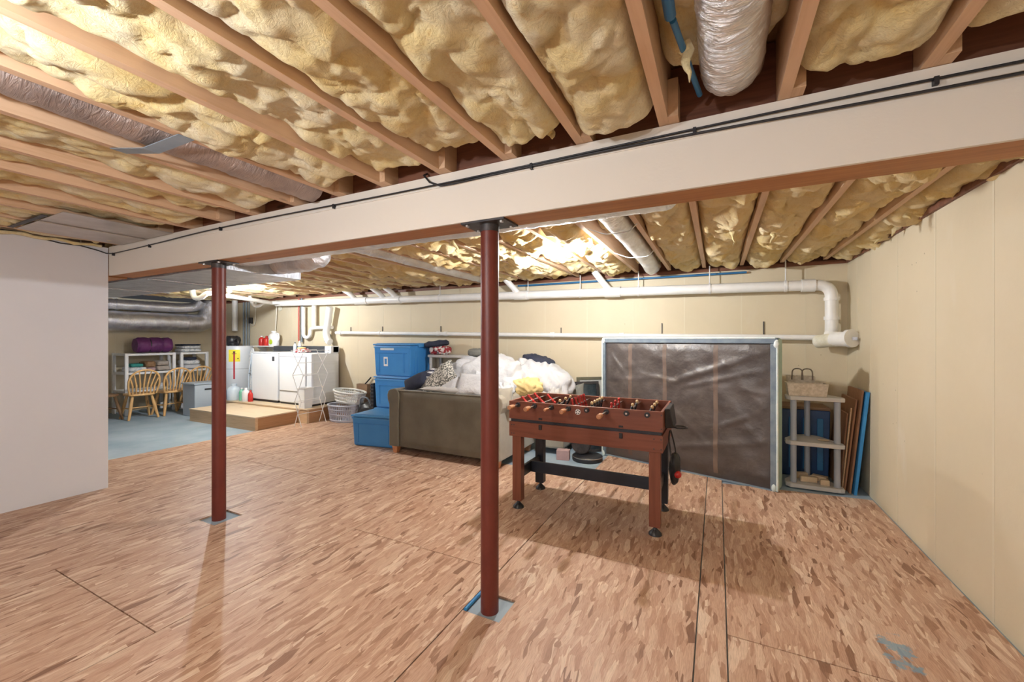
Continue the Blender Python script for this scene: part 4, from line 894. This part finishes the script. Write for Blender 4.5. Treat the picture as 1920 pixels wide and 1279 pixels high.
bottle('detergent_bottle', (-8.42, 5.30, 1.266), .055, .20, 'red', 'red detergent bottle on the white ledge', capm='white')
bottle('detergent_bottle', (-8.27, 5.31, 1.266), .055, .20, 'red', 'red detergent bottle next to the white jug', capm='red')
t = bottle('detergent_jug', (-8.05, 5.32, 1.266), .115, .30, 'white', 'large white detergent jug with a lime green label', 'jug', sx=1.1, sy=.7)
MB().lathe([(.05, -.084), (.05, -.079)], (-8.03, 5.318, 1.345), 18, axis='Y').build('lime_label', 'lime', t)
MB().tube(rounded([(-7.97, 5.32, 1.52), (-7.90, 5.32, 1.51), (-7.89, 5.32, 1.40), (-7.93, 5.32, 1.36)], .04), .014, 10).build('jug_handle', 'white', t, smooth=True)
# items on the dryer
soft('laundry_pile', 'maroonplaid', 'small pile of coloured laundry on the dryer top', 'clothes', (-6.78, 5.02, 1.185), (.17, .10, .04), .8, .03, 12, 31)
soft('laundry_pile', 'yellowcloth', 'yellow folded rag on the coloured laundry', 'rag', (-6.80, 5.02, 1.235), (.08, .06, .02), .8, .01, 14, 32)
bottle('spray_bottle', (-7.04, 5.06, 1.151), .03, .19, 'clearplastic', 'cloudy small bottle at the washer side of the dryer top', capm='navyblack')
bottle('spray_bottle', (-6.96, 5.10, 1.151), .03, .22, 'white', 'white small bottle standing on the dryer top', capm='white', lab='bluepipe')
tag(MB().obox((-6.62, 5.43, 1.42), (.14, .04, .14)).build('outlet_box', 'darkpipe', bevel=.006), 'grey outlet box on the wall above the dryer', 'outlet box')
# water heater
h = thing('water_heater', 'pale grey water heater with a black blower and yellow notice', 'water heater', (-8.86, 5.08, ZD))
MB().lathe([(.275, ZD), (.28, ZD+.02), (.28, 1.24), (.265, 1.262), (.02, 1.265)], (-8.86, 5.08, 0), 36).build('tank', 'greytank', h, smooth=True)
MB().lathe([(.282, .80), (.282, .806)], (-8.86, 5.08, 0), 36).build('jacket_seam', 'darkpipe', h, smooth=True)
bw = MB().blob((-9.02, 5.06, 1.37), (.17, .13, .10), .7, .05, 8, 3).build('blower', 'black', h, smooth=True)
MB().lathe([(.10, 1.2655), (.10, 1.31)], (-8.98, 5.06, 0), 18).build('blower_base', 'black', h, smooth=True)
MB().tube(rounded([(-8.85, 5.02, 1.37), (-8.72, 5.0, 1.40), (-8.70, 5.0, 1.30), (-8.76, 5.0, 1.27)], .05), .018, 10).build('blower_hose', 'black', h, smooth=True)
def wrap(a0, a1, z0, z1, r, name, mt): # a patch that follows the tank's curve
    return MB().grid(lambda u, v: (-8.86+r*math.cos(a0+(a1-a0)*u), 5.08+r*math.sin(a0+(a1-a0)*u), z0+(z1-z0)*v), 8, 2).build(name, mt, h, smooth=True)
wrap(R(-62), R(-22), .95, 1.19, .284, 'yellow_notice', 'yellow'); wrap(R(-45), R(-39), .60, 1.13, .287, 'red_strip', 'crimson')
wrap(R(-50), R(-34), 1.105, 1.115, .288, 'notice_print', 'black'); wrap(R(-46), R(-38), 1.13, 1.155, .288, 'notice_print', 'black'); wrap(R(-31), R(-27), 1.0, 1.02, .288, 'notice_print', 'black')
# ironing board leaning between heater and washer
ib = thing('ironing_board', 'folded blue grey ironing board between heater and washer', 'ironing board', (-8.06, 4.87, ZD))
MB().add([(x, y, z) for y in (4.88, 4.905) for x, z in ((-8.155, .42), (-7.955, .42), (-7.955, .95), (-8.00, 1.12), (-8.035, 1.22), (-8.08, 1.22), (-8.12, 1.12), (-8.155, .95))],
         [tuple(range(8)), tuple(range(8, 16))[::-1]]+[(i, i+8, (i+1) % 8+8, (i+1) % 8) for i in range(8)]).build('board_cover', 'linen', ib)
MB().tube(rounded([(-8.125, 4.855, ZD+.012), (-8.11, 4.855, .7), (-8.01, 4.855, 1.15), (-8.01, 4.855, .7), (-7.99, 4.855, ZD+.012)], .05), .011, 8).build('leg_frame', 'clearplastic', ib, smooth=True)
MB().tube([(-8.125, 4.855, .74), (-7.99, 4.855, .74)], .009, 8).build('crossbar', 'darkpipe', ib, smooth=True)
# bottles on the platform deck
bottle('water_jug', (-8.32, 4.70, ZD), .12, .31, 'clearplastic', 'cloudy water jug on the platform below the yellow notice', 'jug', capm='clearplastic')
bottle('spray_bottle', (-8.10, 4.72, ZD), .05, .24, 'greenliquid', 'green cleaner bottle beside the water jug', lab=None)
bottle('bleach_bottle', (-7.94, 4.70, ZD), .065, .25, 'white', 'white bleach bottle between green and red bottles', sx=1.1)
bottle('cleaner_bottle', (-7.80, 4.70, ZD), .042, .21, 'red', 'red cleaner bottle at the foot of the washer', capm='red')
tag(MB().obox((-8.60, 4.70, ZD+.08), (.16, .14, .16)).build('small_box', 'bluebin', bevel=.006), 'small dark blue box beside the water jug', 'box')
# wastebasket right of dryer
def flared(name, c, r0, r1, hgt, mat, label, cat, n=4, rot=0, th=.006):
    t = thing(name, label, cat, c); x, y, z = c; prof = [(r0, z), (r1, z+hgt), (r1+.012, z+hgt), (r1+.012, z+hgt-.015), (r1-th, z+hgt-.002), (r0-th, z+.012)]
    vs = []; 
    for r, zz in prof:
        for k in range(n): a = 2*math.pi*(k+.5)/n+rot; vs.append((x+r*math.cos(a), y+r*math.sin(a), zz))
    L = len(prof); M_ = MB(); M_.add(vs, [(i*n+k, i*n+(k+1) % n, (i+1)*n+(k+1) % n, (i+1)*n+k) for i in (0, 4) for k in range(n)]+[(n+k, n+(k+1) % n, 4*n+(k+1) % n, 4*n+k) for k in range(n)]+[tuple(range(n))[::-1], tuple(range(5*n, 6*n))])
    M_.build('bin_wall', mat, t)
    rim = MB(); ring = [(x+(r1+.004)*math.cos(2*math.pi*(k+.5)/n+rot), y+(r1+.004)*math.sin(2*math.pi*(k+.5)/n+rot), z+hgt) for k in range(n+1)]
    rim.tube(ring, .008, 6, cap=False); rim.build('rim', mat, t); return t
flared('wastebasket', (-6.25, 4.685, ZD), .10, .125, .34, 'white', 'white square wastebasket beside the dryer', 'wastebasket')
# folding drying rack
dr = thing('drying_rack', 'white folding wire drying rack standing before the dryer', 'drying rack', (-6.05, 4.6, 0))
lev = [(0, .08), (.40, .08), (.82, .12), (1.22, .16)]; xc = -5.97
for y in (4.34, 4.80):
    for sg in (-1, 1):
        s = sg
        for (z0, h0), (z1, h1) in zip(lev, lev[1:]):
            MB().tube([(xc+s*h0, y+.004*sg, z0+.006), (xc-s*h1, y+.004*sg, z1)], .0055, 6).build('side_wire', 'wire', dr, smooth=True); s = -s
for z, hh in lev[1:]:
    for sg in (-1, 1): MB().tube([(xc+sg*hh, 4.33, z), (xc+sg*hh, 4.81, z)], .0045, 6).build('hanging_rail', 'wire', dr, smooth=True)
for z in (.20, .61, 1.02): MB().tube([(xc, 4.33, z), (xc, 4.81, z)], .0045, 6).build('hanging_rail', 'wire', dr, smooth=True)
# laundry baskets
def basket(c, a, b_, hgt, mat, label, tilt=(0, 0, 0)):
    t = thing('laundry_basket', label, 'basket', c); t.rotation_euler = tilt
    def ring(s, z): return [(a*s*math.cos(k/28*2*math.pi), b_*s*math.sin(k/28*2*math.pi), z) for k in range(29)]
    MB().prism([p[:2] for p in ring(.84, 0)[:-1]], 0, .012).build('base', mat, t, local=True)
    for s, z, r in ((.85, .03, .014), (.91, hgt*.45, .009), (.96, hgt*.72, .009), (1.0, hgt-.012, .016)):
        MB().tube(ring(s, z), r, 8, cap=False).build('band', mat, t, smooth=True, local=True)
    sl = MB()
    for k in range(44):
        q = k/44*2*math.pi
        sl.tube([(a*.84*math.cos(q), b_*.84*math.sin(q), .01), (a*math.cos(q+.05), b_*math.sin(q+.05), hgt-.01)], .0085, 4)
        sl.tube([(a*.87*math.cos(q), b_*.87*math.sin(q), .08), (a*.97*math.cos(q+.35), b_*.97*math.sin(q+.35), hgt*.78)], .005, 4)
    o = sl.build('side_lattice', mat, t, local=True); o['kind'] = 'stuff'
    for sg in (-1, 1):
        q0 = 0 if sg > 0 else math.pi
        MB().grid(lambda u, v: (a*(.86+.13*v)*math.cos(q0-.45+.9*u), b_*(.86+.13*v)*math.sin(q0-.45+.9*u), .03+(hgt-.05)*v), 8, 3).build('end_panel', mat, t, smooth=True, local=True)
    return t
basket((-5.74, 5.03, 0), .30, .20, .29, 'basket', 'lavender grey laundry basket on the floor by the platform')
basket((-5.68, 5.10, .315), .32, .20, .20, 'basketw', 'white laundry basket stacked in the lavender grey one', (0, R(5), 0))
t = thing('sports_bag', 'black sports bag slumped beside the laundry baskets', 'bag', (-5.18, 5.10, 0))
MB().blob((-5.18, 5.10, .18), (.19, .16, .18), .8, .05, 8, 41, 40, 22).build('bag_body', 'black', t, smooth=True)
MB().tube(rounded([(-5.32, 5.0, .28), (-5.26, 4.96, .44), (-5.11, 4.96, .45), (-5.04, 5.0, .28)], .06), .014, 10).build('bag_strap', 'darkpipe', t, smooth=True)
t = thing('carton', 'tall brown carton against the wall behind the baskets', 'carton', (-5.66, 5.36, 0)); MB().box(-5.79, -5.53, 5.36, 5.44, 0, .60).build('carton_body', 'cardboard', t, bevel=.004)
MB().tube([(-5.62, 5.40, .60), (-5.50, 5.42, .72)], .012, 8).build('carton_handle', 'black', t, smooth=True)
# ---------------------------------------------------------------- left wall shelving, chairs
def wshelf(y0, y1, label):
    t = thing('storage_shelf', label, 'shelf', (-9.95, (y0+y1)/2, -.012))
    for z in (.40, .74, 1.09): MB().box(-10.22, -9.68, y0-.02, y1+.02, z, z+.04).build('shelf_board', 'white', t, bevel=.006)
    for y in (y0, y1):
        for x in (-9.70, -10.19): MB().box(x-.025, x+.025, y-.025, y+.025, -.012, 1.135).build('post', 'white', t, bevel=.006)
wshelf(3.60, 4.34, 'white plastic shelf unit holding the purple sleeping bag')
wshelf(4.47, 4.93, 'narrower white plastic shelf unit with folded linens on top')
sb = thing('sleeping_bag', 'rolled purple sleeping bag on top of the white shelf', 'sleeping bag', (-9.9, 4.08, 1.1301))
P = line((-9.90, 3.80, 1.285), (-9.90, 4.36, 1.285), 30)
rr = [.148*(1-.10*math.exp(-((i-11)/1.6)**2)-.10*math.exp(-((i-22)/1.6)**2))*(1 if 1 < i < 29 else .86) for i in range(31)]
MB().tube(P, rr, 28, wob=lambda p, i, k: 1+.07*noise.noise(Vector(p)*11)).build('rolled_body', 'purple', sb, smooth=True)
for yy in (4.005, 4.21): MB().tube([(-9.9, yy-.008, 1.285), (-9.9, yy+.008, 1.285)], .1375, 24).build('cinch_strap', 'navyblack', sb, smooth=True)
def stack(y, z, specs, gname, xx=-9.92):
    for k, (mt, hy, hx, hz, lab) in enumerate(specs):
        soft('folded_linen', mt, lab, 'linen', (xx, y, z+hz), (hx, hy, hz), .45, .015, 9, 50+k+int(y*10), group=gname); z += hz*2
stack(3.80, .785, (('linen', .14, .18, .045, 'printed white linens on the middle shelf behind chairs'), ('teal', .10, .15, .03, 'teal folded cloth on printed linens')), 'linens on the wide shelf')
stack(4.00, .785, (('pinkcloth', .08, .18, .035, 'dusty pink folded cloth on the wide shelf'), ('chairdark', .08, .16, .06, 'brown folded cloth leaning on the shelf')), 'linens on the wide shelf')
stack(4.20, .785, (('taupe', .11, .18, .045, 'taupe folded blanket on the wide shelf'), ('taupe', .10, .17, .05, 'upper taupe folded blanket on the wide shelf')), 'linens on the wide shelf')
stack(4.70, .785, (('sheet', .17, .18, .045, 'white folded sheets on the narrow shelf'), ('linen', .15, .17, .045, 'printed folded sheets on the narrow shelf'), ('navy', .10, .14, .03, 'small dark folded cloth on the narrow shelf')), 'linens on the narrow shelf')
stack(4.69, 1.135, (('linen', .19, .19, .035, 'printed linens on top of the narrow shelf'), ('linen', .18, .18, .03, 'upper printed linens on top of the narrow shelf'), ('navy', .19, .18, .015, 'flat black item topping the narrow shelf linens')), 'linens on top of the narrow shelf')
def chair(name, label, loc, rz, mt, group=None):
    t = thing(name, label, 'chair', loc, group, rz)
    pts = [(.21*math.copysign(abs(math.cos(a))**.7, math.cos(a)), .205*math.copysign(abs(math.sin(a))**.7, math.sin(a))) for a in [k/24*2*math.pi for k in range(24)]]
    MB().prism(pts, .415, .45).build('seat', mt, t, bevel=.008, local=True)
    for sx in (-1, 1):
        for sy in (-1, 1):
            MB().tube([(sx*.13, sy*.12, .42), (sx*.165, sy*.155, .22), (sx*.205, sy*.195, 0)], [.02, .026, .018], 10).build('leg', mt, t, smooth=True, local=True)
        MB().tube([(sx*.17, -.158, .19), (sx*.17, .158, .19)], .011, 8).build('stretcher', mt, t, smooth=True, local=True)
    MB().tube([(-.168, .0, .19), (.168, 0, .19)], .011, 8).build('stretcher', mt, t, smooth=True, local=True)
    def bow(q): # q in [0,1]
        a = math.pi*q; x = -.215*math.cos(a)*(1+.08*math.sin(a)); z = .44+.16+.27*math.sin(a)**.75 if 0 < q < 1 else .44+.16
        return Vector((x, .165+(z-.44)*.26, z))
    path = [Vector((-.185, .165, .44))]+[bow(k/20) for k in range(21)]+[Vector((.185, .165, .44))]
    MB().tube(path, .016, 10).build('back_bow', mt, t, smooth=True, local=True)
    for k in range(7):
        f = (k-3)/3; q = .5+f*.36; top = bow(q)
        MB().tube([(f*.145, .168, .448), Vector((f*.155, .20, .60)), top], [.010, .0145, .009], 8).build('spindle', mt, t, smooth=True, local=True)
    return t
CH = 'spindle-back chairs along the shelves'
c0 = chair('spindle_chair', 'honey wood spindle-back chair before the shelf, next to the brown chair', (-9.26, 3.62, -.012), R(-94), 'chair', CH)
dup(c0, (-9.26, 4.09, -.012), R(-86), 'honey wood spindle-back chair in the middle of the chair row', CH)
dup(c0, (-9.40, 4.56, -.012), R(-90), 'honey wood spindle-back chair behind the grey box', CH)
dup(c0, (-9.44, 5.03, -.012), R(-88), 'honey wood spindle-back chair at the water heater end of the row', CH)
chair('wooden_chair', 'dark brown wooden chair at the end of the chair row', (-9.52, 3.19, -.012), R(100), 'chairdark')
t = thing('file_box', 'grey blue plastic file box behind the low platform', 'box', (-8.65, 4.33, -.012))
MB().box(-8.86, -8.45, 4.10, 4.54, -.012, .57).build('box_body', 'greybin', t, bevel=.012)
MB().box(-8.88, -8.43, 4.08, 4.56, .5701, .595).build('box_lid', 'greybin', t, bevel=.006)
MB().box(-8.4499, -8.444, 4.26, 4.38, .46, .49).build('handle_slot', 'black', t)
tag(MB().obox((-9.98, 3.20, .215), (.34, .26, .455)).build('carton', 'cardboard', bevel=.004), 'brown carton on the floor beside the left shelf', 'carton')
soft('plastic_bag', 'white', 'white plastic bag on the brown carton by the left shelf', 'bag', (-10.0, 3.20, .60), (.12, .10, .15), .8, .05, 9, 61)
